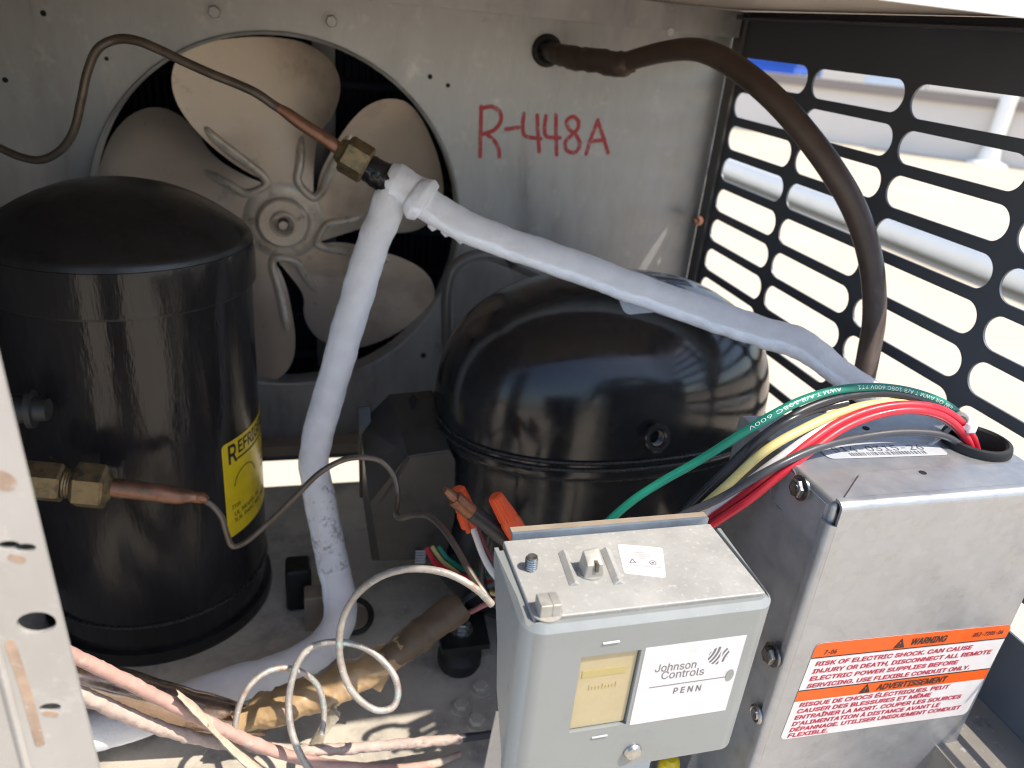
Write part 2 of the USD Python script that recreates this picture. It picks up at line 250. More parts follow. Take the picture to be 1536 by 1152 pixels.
def far_building(x, y, w, dp, h, mat, roof, label, rot=0.75, bands=2):
    t = T('far_building', label, 'building', (x, y, -8)); R = trimesh.transformations.rotation_matrix(rot, (0, 0, 1), (x, y, 0))
    mk = lambda m: (m.apply_transform(R), m)[1]
    t.part('wall', mk(box(x - w / 2, x + w / 2, y - dp / 2, y + dp / 2, -8, -8 + h)), mat, False)
    t.part('roof', mk(box(x - w / 2 - .4, x + w / 2 + .4, y - dp / 2 - .4, y + dp / 2 + .4, -8 + h, -8 + h + .6)), roof, False)
    n = max(2, int(w / 7))
    for i in range(n):
        xx = x - w / 2 + (i + .5) * w / n; t.part('window', mk(box(xx - w / n * .3, xx + w / n * .3, y - dp / 2 - .12, y - dp / 2 + .1, -6.8, -8 + h * .72)), 'dark_glass', False)
far_building(118, 186, 30, 16, 5.4, 'blue_paint', 'blue_paint', 'bright blue low building farthest left behind the parapet')
far_building(170, 204, 26, 14, 4.9, 'far_white', 'far_white', 'white flat roofed building beside the bright blue one')
far_building(196, 182, 18, 12, 4.3, 'far_tan', 'far_grey', 'tan building with a grey roof among the far white ones')
far_building(222, 200, 28, 14, 5.2, 'far_white', 'far_grey', 'white building with a grey roof far right of the tan one')
far_building(246, 176, 20, 12, 4.6, 'far_grey', 'far_white', 'grey building with a white roof farthest right beyond the roof edge')
far_building(150, 260, 40, 14, 5.6, 'far_tan', 'far_white', 'long tan building with a white roof standing behind the blue one')
def far_van(x, y, mat, label):
    t = T('parked_van', label, 'van', (x, y, -8)); R = trimesh.transformations.rotation_matrix(0.75, (0, 0, 1), (x, y, 0)); mk = lambda m: (m.apply_transform(R), m)[1]
    t.part('body', mk(hullp([(x + sx * 2.4, y + sy * .95, -7.55) for sx in (-1, 1) for sy in (-1, 1)] + [(x + sx, y + sy * .9, -5.9) for sx in (-2.3, 1.2) for sy in (-1, 1)] + [(x + 2.35, y + sy * .9, -6.8) for sy in (-1, 1)], .05)), mat)
    for sx in (-1.5, 1.5):
        for sy in (-1, 1): t.part('wheel', mk(cyl((x + sx, y + sy * .8, -7.6), (x + sx, y + sy * .99, -7.6), .38, 16)), 'black_rubber')
    t.part('windscreen', mk(box(x - 1.6, x + .8, y - .99, y - .93, -6.7, -6.2)), 'dark_glass')
for i, (x, y, m, lab) in enumerate([(148, 168, 'far_white', 'white van parked nearest the blue building'), (160, 160, 'far_grey', 'grey van parked between two white vans far off'), (172, 152, 'far_white', 'white van parked right of the grey van far off'), (190, 142, 'blue_paint', 'blue van parked far off beyond the parapet'), (206, 136, 'far_white', 'white van parked farthest right beyond the parapet')]): far_van(x, y, m, lab)

# ------------------------------------------------------------------ condensing unit cabinet
XS, YB, ZT = 0.3486, 0.62, 0.4243
RY0, RZ0, OV = 0.200, 0.4246, 0.405      # roof front edge, its lower height, eave past the louvers
cab = T('unit_cabinet', 'galvanised sheet metal cabinet of the condensing unit with louvered side', 'cabinet', (0, 0.4, 0))
pan = cab.part('base_pan', box(-0.42, 0.352, 0.13, 0.621, -0.0035, 0), 'pan_dust', False)
for p in ((0.1011, 0.3337, 0), (0.1089, 0.3595, -0), (0.0939, 0.3471, 0)):
    cab.part('pan_bolt', cat_([cyl((p[0], p[1], 0), (p[0], p[1], 0.0012), 0.007, 20), hexa((p[0], p[1], .0012), (p[0], p[1], .005), .0048)]), 'pan_dust', under=pan)
# fan panel: sheet with the round fan opening
HX, HZ, HR = -0.0067, 0.2406, 0.1374
sheet = sbox(-0.42, 0.0485, 0.3474, ZT).difference(Point(HX, HZ).buffer(HR, 96)).difference(Point((0.1905, 0.62, 0.3828)[0], (0.1905, 0.62, 0.3828)[2]).buffer(0.0095, 24))
fp = cab.part('fan_panel', place(ext(sheet, 0.0012), (0, YB + .0012, 0), (1, 0, 0), (0, 0, 1)), 'panel_zinc', 30)
cab.part('orifice_lip', lathe([(HR - .0002, 0), (HR + .0012, -.0022), (HR + .0005, -.003), (HR - .0014, -.0015), (HR - .0012, 0.018), (HR - .0002, 0.018), (HR - .0002, 0)], (HX, YB, HZ), (0, 1, 0), 128), 'panel_zinc', under=fp)
for p in ((-0.0495, 0.62, 0.3876), (0.0286, 0.62, 0.3887)):
    cab.part('bolt', cat_([cyl((p[0], YB, p[2]), (p[0], YB - .0012, p[2]), .0062, 20), hexa((p[0], YB - .0012, p[2]), (p[0], YB - .0055, p[2]), .0042)]), 'panel_zinc', under=fp)
for p, r in (((-0.1556, 0.62, 0.3773), .0018), ((-0.1209, 0.62, 0.3524), .0014), ((0.101, 0.62, 0.3571), .0018), ((0.115, 0.62, 0.3519), .0016), ((0.1055, 0.62, 0.1277), .0024), ((-0.1846, 0.62, 0.3343), .0018)):
    cab.part('screw_hole', cyl((p[0], YB - .0003, p[2]), (p[0], YB + .001, p[2]), r, 14), 'hole_black', under=fp)
cab.part('top_flange', box(0.02, 0.3445, 0.606, 0.6198, 0.4045, ZT - .0004), 'panel_zinc', False, under=fp)
cab.part('paint_chip', cyl((0.2846, 0.605, 0.404), np.array((0.2846, 0.605, 0.404)) + (0, .0009, 0), .0028, 10), 'paper_white', under=fp)
cab.part('bottom_ledge', box(-0.42, 0.3445, 0.592, 0.6195, 0.0485, 0.0515), 'ledge_dust', False, under=fp)
cab.part('ledge_lip', box(-0.42, 0.3445, 0.592, 0.5935, 0.0515, 0.0575), 'ledge_dust', False, under=fp)
cab.part('drip_edge', box(-0.42, 0.3445, 0.600, 0.602, 0.0395, 0.0483), 'dark_zinc', False, under=fp)
# louvered side panel with its 0.0985 x 0.0254 grid of long slots
slots = []
for c in range(5):
    for r in range(10):
        yc, zc = 0.5545 - 0.0985 * c - 0.0006 * r, 0.3815 - 0.02555 * r - 0.0009 * c; hl = 0.0460 - 0.0094
        slots.append(LineString([(yc - hl, zc), (yc + hl, zc)]).buffer(0.0094, quad_segs=10))
lsheet = Polygon([(.13, .012), (.6185, .012), (.6185, ZT - .0003), (.206, RZ0 - .0002), (.206, .25), (.13, .16)]).difference(unary_union(slots))
lp = cab.part('louver_panel', place(ext(lsheet, 0.0014), (XS + .0014, 0, 0), (0, 1, 0), (0, 0, 1), (-1, 0, 0)), 'dark_zinc', 30)
cab.part('top_hem', hullp([(x, y, z + dz) for x in (XS - .010, XS - .0002) for y, z in ((.206, RZ0 - .0068), (.605, ZT - .0065)) for dz in (0, .0015)]), 'dark_zinc', False, under=lp)
cab.part('corner_angle', cat_([box(XS - .0016, XS - .0002, 0.6025, 0.6190, 0.012, ZT - .0006), box(XS - .0030, XS - .0017, 0.6025, 0.6038, 0.012, ZT - .0006)]), 'angle_zinc', False)
p = np.array((0.3413, 0.603, 0.2591))
cab.part('threaded_stud', cat_([cyl(p + (-.004, -.0002, 0), p + (-.004, -.004, 0), .0042, 6), cyl(p + (-.004, -.004, 0), p + (-.013, -.010, .0005), .0019, 12)] + [torus(p + (-.0055 - .0016 * i, -.005 - .0011 * i, 0.0001 * i), (-.9, -.6, .05), .0019, .0005, 12, 6) for i in range(5)]), 'copper_old')
cab.part('base_rail', cat_([box(0.300, XS - .0006, 0.135, 0.262, 0.0922, 0.0940), box(0.300, 0.3018, 0.135, 0.262, 0.0005, 0.0921)]), 'ledge_grey', False)
roofp = [(RY0, RZ0), (0.640, ZT + .0004), (0.640, ZT + .0018), (RY0, RZ0 + .0014)]
tc = cab.part('top_cover', place(ext(Polygon(roofp), OV + .42), (-.42, 0, 0), (0, 1, 0), (0, 0, 1), (1, 0, 0)), 'cover_zinc', False)
cab.part('front_hem', box(-0.42, OV, RY0 - .0012, RY0 - .0001, 0.4139, RZ0 + .0100), 'white_pvc', False, under=tc)
cab.part('end_panel', box(-0.2165, -0.2155, 0.205, 0.6195, 0.0005, RZ0 - .0002), 'angle_zinc', False)
# shroud and condenser coil behind the fan
sh = T('condenser_coil', 'dark finned condenser coil with shroud behind the fan opening', 'coil', (0, 0.72, 0.05))
sh.part('shroud', cat_([box(-0.40, 0.34, .623, .74, .404, .406), box(-0.40, -0.398, .623, .74, .056, .404), box(0.338, 0.34, .623, .74, .056, .404), box(-0.40, 0.34, .623, .77, .050, .0535)]), 'coil_dark', False)
sh.part('coil_plate', box(-0.40, 0.34, .7625, .770, .054, .406), 'coil_dark', False)
sh.part('fin_block', cat_([box(-0.40 + .0062 * i, -0.3988 + .0062 * i, .74, .762, .057, .403) for i in range(119)]), 'coil_dark', False, kind='stuff')
for i in range(8): sh.part('coil_tube', cyl((-.40, .7385 , .08 + .043 * i), (.34, .7385, .08 + .043 * i), .0045, 12), 'coil_dark')

# fan: five swept blades on a spider, at rest
FY = 0.645
fan = T('condenser_fan', 'five bladed pale metal fan standing in the round opening', 'fan', (HX, FY, HZ))
hub = np.array((-0.0095, 0.645, 0.2375))
trace = [[(-0.02, 0.645, 0.2696), (-0.0284, 0.645, 0.2723), (-0.0413, 0.645, 0.2804), (-0.0577, 0.645, 0.2956), (-0.0712, 0.645, 0.3113), (-0.0799, 0.645, 0.3277), (-0.0813, 0.645, 0.3432), (-0.0756, 0.645, 0.3571), (-0.0629, 0.645, 0.3652), (-0.0398, 0.645, 0.3711), (-0.0166, 0.645, 0.3735), (0.007, 0.645, 0.3719), (0.0237, 0.645, 0.3649), (0.0339, 0.645, 0.3545), (0.0379, 0.645, 0.3424), (0.0363, 0.645, 0.3296), (0.0307, 0.645, 0.3174), (0.0219, 0.645, 0.3059), (0.0177, 0.645, 0.2955), (0.0154, 0.645, 0.2794), (0.0145, 0.645, 0.262)]][0]
out2 = np.array([(q[0] - hub[0], q[2] - hub[2]) for q in trace])
outl = np.array(spline(np.c_[out2, np.zeros(len(out2))], 6))[:, :2]
blade2 = Polygon(list(outl) + [(0.012, 0.020), (-0.008, 0.021)]).buffer(0)
def blade_mesh(ang):
    m = ext(blade2, 0.0012)
    for _ in range(3): m = m.subdivide_to_size(0.006) if False else m
    m = m.subdivide_to_size(0.008); v = m.vertices; r = np.hypot(v[:, 0], v[:, 1]); phi = np.arctan2(v[:, 1], v[:, 0]) - math.radians(98)
    phi = (phi + math.pi) % (2 * math.pi) - math.pi; k = np.clip((r - 0.03) / 0.05, 0, 1); k = k * k * (3 - 2 * k)
    lift = -k * r * phi * 0.42 + 0.35 * k * (r * phi) ** 2 * 4
    ca, sa = math.cos(ang), math.sin(ang); x, z = v[:, 0] * ca - v[:, 1] * sa, v[:, 0] * sa + v[:, 1] * ca
    return trimesh.Trimesh(np.c_[hub[0] + x, hub[1] - v[:, 2] + lift + .001, hub[2] + z], m.faces, process=False)
for i in range(5):
    ang = 2 * math.pi / 5 * i; bp = fan.part('blade', blade_mesh(ang), 'fan_alloy', 40)
    c, s = math.cos(ang), math.sin(ang)
    def rot(x, z, d=0.0):
        r = math.hypot(x, z); phi = math.atan2(z, x) - math.radians(98); phi = (phi + math.pi) % (2 * math.pi) - math.pi; k = min(1, max(0, (r - 0.03) / 0.05)); k = k * k * (3 - 2 * k)
        return (hub[0] + x * c - z * s, hub[1] - k * r * phi * 0.42 + 1.4 * k * (r * phi) ** 2 + .0005 - d, hub[2] + x * s + z * c)
    q72 = math.radians(72); left = [(-.054, .073), (-.047, .0655), (-.037, .0560), (-.025, .0455), (-.0145, .0365), (-.0115, .0300)]
    right = [(.0120, .0330), (.0138, .044), (.0150, .056), (.0155, .066)]
    turn = lambda p: (p[0] * math.cos(q72) - p[1] * math.sin(q72), p[0] * math.sin(q72) + p[1] * math.cos(q72))
    def rot2(x, z, d):                                  # the neighbour blade's own height
        y = rot(x, z, d)[1]; x, z = turn((x, z)); return (hub[0] + x * c - z * s, y, hub[2] + x * s + z * c)
    P_ = [rot(*p, d=.0012 if k_ else -.002) for k_, p in enumerate(left)] + [rot(-.0150, .0262, .0016)] + [rot2(*p, d=.0012 if k_ < 3 else -.002) for k_, p in enumerate(right)]
    fan.part('rib', tube(P_, [.0022, .0036, .0038, .0038, .0036, .0034, .0034, .0034, .0036, .0036, .0022], 14, 8), 'fan_hub', 60, under=bp)
fan.part('spider', lathe([(0, -.0022), (.024, -.0022), (.029, -.0012), (.033, 0.0004), (.030, 0.0012), (0, .0012)], hub, (0, 1, 0), 48), 'fan_hub')
fan.part('hub', lathe([(0, -.0045), (.0085, -.0045), (.0092, -.0075), (.0180, -.0080), (.0195, -.0068), (.0205, -.003), (.022, -.0025), (0, -.0020)], hub, (0, 1, 0), 40), 'fan_hub')
fan.part('hub_collar', lathe([(.0052, -.009), (.0085, -.0125), (.0098, -.0120), (.0104, -.0070), (.0052, -.0070), (.0052, -.009)], hub, (0, 1, 0), 32), 'fan_alloy')
fan.part('motor_shaft', cyl(hub + (0, -.002, 0), hub + (0, -.0140, 0), .0042, 20, bev=.0008), 'bolt_dark')
mo = T('fan_motor', 'dark round fan motor on a flat bracket behind the blades', 'motor', (hub[0], .70, hub[2]))
mo.part('motor_body', lathe([(0, 0), (.028, 0), (.034, .006), (.034, .05), (0, .05)], (hub[0], .668, hub[2]), (0, 1, 0), 32), 'far_grey')
mo.part('bracket_arm', box(hub[0] + .026, hub[0] + .044, .690, .692, hub[2] - .15, hub[2] + .155), 'angle_zinc', False)

# handwritten charge note in red marker on the fan panel
W = lambda L: [(q[0], q[2]) for q in L]
strokes = [W(L) for L in ([(0.1421, 0.62, 0.3382), (0.143, 0.62, 0.3193), (0.1439, 0.62, 0.3004)], [(0.1417, 0.62, 0.3367), (0.1507, 0.62, 0.3388), (0.1574, 0.62, 0.3352), (0.1586, 0.62, 0.3283), (0.1537, 0.62, 0.3214), (0.1453, 0.62, 0.3179)], [(0.1474, 0.62, 0.3185), (0.155, 0.62, 0.3128), (0.1588, 0.62, 0.3068), (0.1598, 0.62, 0.3011)], [(0.1635, 0.62, 0.3225), (0.1737, 0.62, 0.3246)],
  [(0.1771, 0.62, 0.335), (0.177, 0.62, 0.3253), (0.1793, 0.62, 0.3188), (0.193, 0.62, 0.3169)], [(0.1882, 0.62, 0.3346), (0.1903, 0.62, 0.3209), (0.193, 0.62, 0.3065)], [(0.1955, 0.62, 0.3346), (0.1953, 0.62, 0.3264), (0.1973, 0.62, 0.3193), (0.2093, 0.62, 0.3184)], [(0.2038, 0.62, 0.3356), (0.2055, 0.62, 0.3218), (0.2081, 0.62, 0.3051)],
  [(0.2236, 0.62, 0.3322), (0.2186, 0.62, 0.3355), (0.2134, 0.62, 0.3316), (0.2158, 0.62, 0.326), (0.2228, 0.62, 0.3212), (0.2272, 0.62, 0.314), (0.2234, 0.62, 0.3075), (0.2162, 0.62, 0.3092), (0.2143, 0.62, 0.3155), (0.2193, 0.62, 0.3215), (0.2237, 0.62, 0.327), (0.2236, 0.62, 0.3322)], [(0.2401, 0.62, 0.3342), (0.237, 0.62, 0.3236), (0.2335, 0.62, 0.3069)], [(0.2402, 0.62, 0.3332), (0.2459, 0.62, 0.3225), (0.2527, 0.62, 0.3089)], [(0.235, 0.62, 0.3171), (0.2482, 0.62, 0.3189)])]
lines = [LineString(np.array(spline([(x, z, 0) for x, z in s], 8))[:, :2]).buffer(0.0016, quad_segs=4) for s in strokes]
solo('marker_writing', place(ext(unary_union(lines), .0002), (0, YB - .0002, 0), (1, 0, 0), (0, 0, 1), (0, 1, 0)), 'marker_red', 'red handwritten R-448A on the galvanised fan panel', 'writing', smooth=False)

# ------------------------------------------------------------------ liquid receiver
RX, RY = -0.1003, 0.4908
rc = T('liquid_receiver', 'tall glossy black cylindrical receiver tank with domed cap and yellow label', 'tank', (RX, RY, 0))
body = rc.part('shell', lathe([(0, .010), (.0715, .010), (.0722, .016), (.0716, .026), (.0726, .034), (.0728, .05), (.0728, .246), (0, .246)], (RX, RY, 0), (0, 0, 1), 96), 'black_receiver', 40)
rc.part('base_ring', lathe([(0, 0), (.0752, 0), (.0758, .003), (.0752, .0095), (.070, .0098), (0, .0098)], (RX, RY, 0), (0, 0, 1), 96), 'black_top', 40)
rc.part('seam_weld', torus((RX, RY, .0305), (0, 0, 1), .0728, .0012, 96, 8), 'weld_black')
dprof = [(.0729, .2385), (.0747, .2392), (.0751, .244), (.0750, .2620), (.0742, .2672)] + [(.0742 * math.sin(a), .2672 + .0185 * (math.cos(a) - math.cos(1.12)) / (1 - math.cos(1.12)) * .92) for a in np.linspace(1.12, 0.0, 14)][0:0]
R2 = .0735
dprof += [(R2 * x, .2688 + .0285 * (1 - x ** 2.3)) for x in (.99, .975, .95, .9, .82, .72, .6, .45, .3, .15, 0)]
rc.part('cap', lathe([(0, .2385)] + dprof, (RX, RY, 0), (0, 0, 1), 96), 'black_top', 32)
rc.part('collar', lathe([(.0740, .2402), (.0756, .2408), (.0758, .2440), (.0757, .2600), (.0750, .2650), (.0740, .2655)], (RX, RY, 0), (0, 0, 1), 96), 'black_receiver', 40)
def wrap(poly, thick=.0002, r=.0730, seg=.004):
    m = ext(poly, thick).subdivide_to_size(seg); v = m.vertices; th = v[:, 0] / r; rr = r + v[:, 2]
    return trimesh.Trimesh(np.c_[RX + rr * np.cos(th), RY + rr * np.sin(th), v[:, 1]], m.faces, process=False)
def wrap_text(s, h, th0, z0, w=None, bold=False, r=.0733):
    m = meshkit.text_mesh(s, h, .0001, bold); k = (w / m.bounds[1][0]) if w else 1; m.vertices[:, 0] *= k
    m = m.subdivide_to_size(.004); v = m.vertices; th = th0 + v[:, 0] / r; rr = r + v[:, 2]
    return trimesh.Trimesh(np.c_[RX + rr * np.cos(th), RY + rr * np.sin(th), z0 + v[:, 1]], m.faces, process=False)
t0 = -0.7721; z1, z0 = 0.1488 - .001, 0.0779; r0 = .0730
lab = rc.part('label', wrap(sbox(t0 * r0, z0, t0 * r0 + .098, z1).buffer(-.003).buffer(.003)), 'label_yellow', 40, under=body)
ink = [wrap_text('R', .0130, t0 + .05, z1 - .0155, .0085, True), wrap_text('EFRIGERATION', .0085, t0 + .18, z1 - .0112, .070, True), wrap(sbox(t0 * r0 + .012, z1 - .0152, t0 * r0 + .085, z1 - .0140), .0001, .0733),
       wrap_text('7108', .0030, t0 + .06, z0 + .0205, .0080), wrap_text('UL MODEL FK', .0032, t0 + .085, z0 + .0145, .030), wrap_text('R.R. PART NO. 3571', .0032, t0 + .085, z0 + .0095, .044)]
ink += [wrap(sbox(t0 * r0 + .046, z0 + .030 + .005 * i, t0 * r0 + .046 + w_, z0 + .0313 + .005 * i), .0001, .0733) for i, w_ in enumerate((.010, .013, .008))]
ink += [wrap(Point(t0 * r0 + .020, z0 + .0345).buffer(.0125).difference(Point(t0 * r0 + .020, z0 + .0345).buffer(.0118)).intersection(sbox(-1, z0 + .0365, 1, 1)), .0001, .0733)]
rc.part('print', cat_(ink), 'ink_black', False, under=lab)
# side fitting: valve knob half hidden by the post
k = np.array((-0.1338, 0.415, 0.1908))
rc.part('side_port', cat_([cyl(k + (-.02, .0, 0), k + (.004, -.002, .0), .0085, 20, .006), cyl(k + (-.006, -.0005, 0), k + (-.003, -.0005, 0), .0105, 20)]), 'black_plastic')

# brass service fitting with copper stub at the receiver's front
A, Bq = np.array((-0.1469, 0.4, 0.1568)), np.array((-0.1018, 0.396, 0.1505)); ax = (Bq - A) / np.linalg.norm(Bq - A); L = np.linalg.norm(Bq - A)
at = lambda u, v: np.array(u)
vf = T('flare_fitting', 'tarnished brass flare fitting of two hexes with copper stub before the black tank', 'fitting', A)
vf.part('valve_hex', hexa(A, A + ax * (L * .50), .0110), 'brass_old', 20)
vf.part('thread', cat_([cyl(A + ax * (L * .5), A + ax * (L * .64), .0072, 20)] + [torus(A + ax * (L * (.52 + .03 * i)), ax, .0074, .0008, 20, 6) for i in range(4)]), 'brass_old')
vf.part('flare_nut', cat_([hexa(A + ax * (L * .62), A + ax * (L * .97), .0128), cyl(A + ax * (L * .965), A + ax * (L * 1.03), .0098, 24, .0055)]), 'brass_old', 20)
vf.part('copper_stub', tube([(-0.1018, 0.396, 0.1505), (-0.0899, 0.394, 0.1492), (-0.0763, 0.392, 0.1473), (-0.0668, 0.391, 0.1454), (-0.0592, 0.39, 0.1451), (-0.0551, 0.39, 0.1439)], [.0052, .0052, .0052, .0046, .0032, .0026], 18, 8), 'copper_old')
vf.part('solder_bead', tube([(-0.0598, 0.39, 0.1451), (-0.0547, 0.39, 0.1438), (-0.0516, 0.389, 0.1429)], [.0030, .0033, .0018], 14, 6, .2), 'copper_crimp')

# ------------------------------------------------------------------ capillary tube with three loops
cap = T('capillary_tube', 'thin weathered capillary tube looping in three coils before the pressure control', 'tube', (0.0189, 0.3, 0.0953))
cap.part('supply_run', tube([(-0.0558, 0.39, 0.1439), (-0.0497, 0.389, 0.1392), (-0.0452, 0.388, 0.1318), (-0.0429, 0.386, 0.1215), (-0.0401, 0.385, 0.113), (-0.0342, 0.385, 0.1143), (-0.0209, 0.387, 0.1252), (-0.0056, 0.388, 0.1408), (0.0095, 0.388, 0.1573), (0.0226, 0.388, 0.1649), (0.0337, 0.386, 0.1672), (0.0438, 0.384, 0.1651), (0.0504, 0.38, 0.1577), (0.052, 0.372, 0.1482), (0.0501, 0.362, 0.1438), (0.051, 0.352, 0.1476), (0.0571, 0.34, 0.1576), (0.0624, 0.33, 0.1633), (0.0673, 0.318, 0.1647), (0.0717, 0.304, 0.1631), (0.0769, 0.29, 0.1572), (0.0821, 0.28, 0.1519), (0.085, 0.276, 0.1484)], .0017, 10, 10), 'steel_tube')
cap.part('coils', tube([(0.0854, 0.276, 0.1479), (0.082, 0.277, 0.152), (0.0767, 0.278, 0.1574), (0.0683, 0.281, 0.1623), (0.0594, 0.285, 0.164), (0.049, 0.289, 0.1632), (0.0386, 0.293, 0.1588), (0.0297, 0.297, 0.1506), (0.0221, 0.3, 0.1392), (0.017, 0.301, 0.1256), (0.0152, 0.299, 0.1125), (0.0163, 0.295, 0.0999), (0.0202, 0.29, 0.0899), (0.0269, 0.286, 0.0828), (0.0344, 0.284, 0.0789), (0.0412, 0.285, 0.0793), (0.044, 0.289, 0.0839), (0.0427, 0.294, 0.0905), (0.0374, 0.3, 0.0959), (0.0294, 0.306, 0.1001), (0.0195, 0.31, 0.1019), (0.0095, 0.312, 0.1015), (0.0011, 0.311, 0.1001), (-0.0043, 0.308, 0.0958), (-0.0082, 0.303, 0.0878), (-0.0101, 0.297, 0.0783), (-0.0094, 0.29, 0.0696), (-0.0067, 0.284, 0.0619), (-0.0028, 0.279, 0.0551), (0.0009, 0.276, 0.0507)], .0018, 10, 10, .12, 900), 'capillary')
cap.part('tail_coil', tube([(-0.0367, 0.294, 0.0622), (-0.0362, 0.298, 0.0683), (-0.0338, 0.303, 0.0763), (-0.0289, 0.308, 0.0826), (-0.0214, 0.312, 0.0859), (-0.0125, 0.314, 0.0856), (-0.0036, 0.314, 0.0813), (0.0037, 0.312, 0.074), (0.0069, 0.308, 0.0656), (0.0073, 0.303, 0.0573), (0.0056, 0.298, 0.0515)], .0016, 10, 10, .12, 900), 'capillary')

# ------------------------------------------------------------------ upper sensing line with flare nut
sl = T('sensing_line', 'thin steel sensing line crossing the fan to a brass flare nut', 'tube', (0.026, 0.47, 0.324))
sl.part('steel_run', tube([(-0.2009, 0.545, 0.3136), (-0.1829, 0.54, 0.3096), (-0.1684, 0.535, 0.3046), (-0.1571, 0.53, 0.301), (-0.1454, 0.525, 0.3005), (-0.1326, 0.52, 0.3074), (-0.1229, 0.515, 0.3192), (-0.1157, 0.512, 0.3376), (-0.1097, 0.51, 0.3541), (-0.1022, 0.507, 0.3662), (-0.0922, 0.505, 0.3715), (-0.0813, 0.5, 0.3719), (-0.0694, 0.497, 0.3683), (-0.0574, 0.493, 0.3637), (-0.0418, 0.488, 0.3583), (-0.0296, 0.485, 0.3546), (-0.019, 0.482, 0.3507), (-0.0102, 0.48, 0.3454), (-0.0052, 0.478, 0.3428)], [.0024] * 10 + [.0026] * 9, 12, 10), 'steel_tube')
sl.part('copper_stub', tube([(-0.0074, 0.478, 0.3441), (-0.0024, 0.477, 0.3413), (0.0041, 0.475, 0.3372), (0.0131, 0.473, 0.3321), (0.0223, 0.471, 0.3267), (0.0279, 0.47, 0.323)], [.0026, .0034, .0037, .0038, .0039, .0039], 16, 8), 'copper_old')
A, Bq = np.array((0.0268, 0.47, 0.3237)), np.array((0.0417, 0.466, 0.316))
sl.part('flare_nut', cat_([cyl(A - (Bq - A) * .12, A + (Bq - A) * .15, .0062, 24, .0085), hexa(A + (Bq - A) * .1, Bq, .0112)]), 'brass_old', 20)

# ------------------------------------------------------------------ frosted suction line with tee
fr = T('frosted_suction_line', 'thick frost white suction line with a tee above the fan hub', 'pipe', (0.0214, 0.41, 0.0266))
fr.part('joint_sleeve', tube([(0.0402, 0.4665, 0.3166), (0.044, 0.465, 0.3144), (0.0485, 0.464, 0.3121), (0.0546, 0.462, 0.3093)], [.0078, .0082, .0088, .0092], 20, 6, .22, 260), 'black_gloss', label='bare black joint between brass nut and frosted tee')
fr.part('tee_body', tube([(0.052, 0.463, 0.3109), (0.0562, 0.462, 0.309), (0.0616, 0.461, 0.3063), (0.067, 0.459, 0.3034), (0.0715, 0.457, 0.3009)], [.0088, .0112, .0112, .0108, .0116], 28, 8, .10, 160), 'frost', 60)
fr.part('tee_bead', tube([(0.0684, 0.458, 0.3025), (0.0718, 0.456, 0.3003), (0.0753, 0.455, 0.2979)], [.0118, .0140, .0122], 28, 8, .10, 200), 'frost', 60)
fr.part('down_run', tube([(0.0586, 0.462, 0.3075), (0.0545, 0.462, 0.2987), (0.0503, 0.461, 0.2861), (0.0441, 0.46, 0.27), (0.0371, 0.459, 0.245), (0.0281, 0.457, 0.2128), (0.0192, 0.455, 0.1793), (0.0116, 0.452, 0.1522), (0.0079, 0.448, 0.1348), (0.0072, 0.444, 0.1246), (0.0097, 0.439, 0.1097), (0.0134, 0.432, 0.0878), (0.018, 0.424, 0.0606), (0.0218, 0.416, 0.0386), (0.0205, 0.408, 0.0286), (0.0131, 0.4, 0.0185), (-0.003, 0.392, 0.0125), (-0.0256, 0.384, 0.0117), (-0.0489, 0.376, 0.0139), (-0.074, 0.364, 0.0175), (-0.0974, 0.354, 0.0197), (-0.1193, 0.346, 0.0239), (-0.1399, 0.34, 0.03)], [.0098, .0098, .0098, .0099, .0099, .010, .010, .0099, .0096, .0096, .0098, .010, .0104, .0108, .011, .0112, .0112, .0112, .0112, .0112, .0112, .0112, .0112], 28, 12, .11, 100), 'frost', 60)
fr.part('dirty_band', tube([(0.008, 0.4415, 0.1175), (0.0099, 0.4382, 0.1091), (0.0138, 0.4308, 0.086), (0.018, 0.4235, 0.061)], [.0098, .0102, .0104, .0104], 28, 10, .09, 120), 'frost_dirty', 60, label='dark speckled band on the frosted pipe')
fr.part('cross_run', tube([(0.0737, 0.4555, 0.2989), (0.083, 0.452, 0.2941), (0.0987, 0.447, 0.2866), (0.1223, 0.44, 0.2796), (0.1499, 0.431, 0.2728), (0.1774, 0.421, 0.2658), (0.2048, 0.41, 0.2587), (0.2316, 0.398, 0.2523), (0.2539, 0.387, 0.2477), (0.271, 0.376, 0.2446), (0.2848, 0.365, 0.2437), (0.2921, 0.354, 0.2402), (0.3026, 0.342, 0.233), (0.3129, 0.33, 0.2269), (0.3202, 0.32, 0.2223)], [.0098, .0096, .0095, .0095, .0096, .0096, .0096, .0095, .0094, .0094, .0098, .0086, .0080, .0082, .0082], 28, 14, .11, 95, seed=3), 'frost', 60)
# drips frozen under the cross run
fr.part('frozen_drip', cat_([tube([np.array(q) + (0, 0, .002), np.array(q) + (0.001, 0, -.0015), np.array(q) + (0.002, 0, .001)], [.002, .0042, .002], 14, 6, .2) for q in [(0.0786, 0.4525, 0.2878), (0.0863, 0.45, 0.2851), (0.0949, 0.447, 0.282)]]), 'frost', 60)

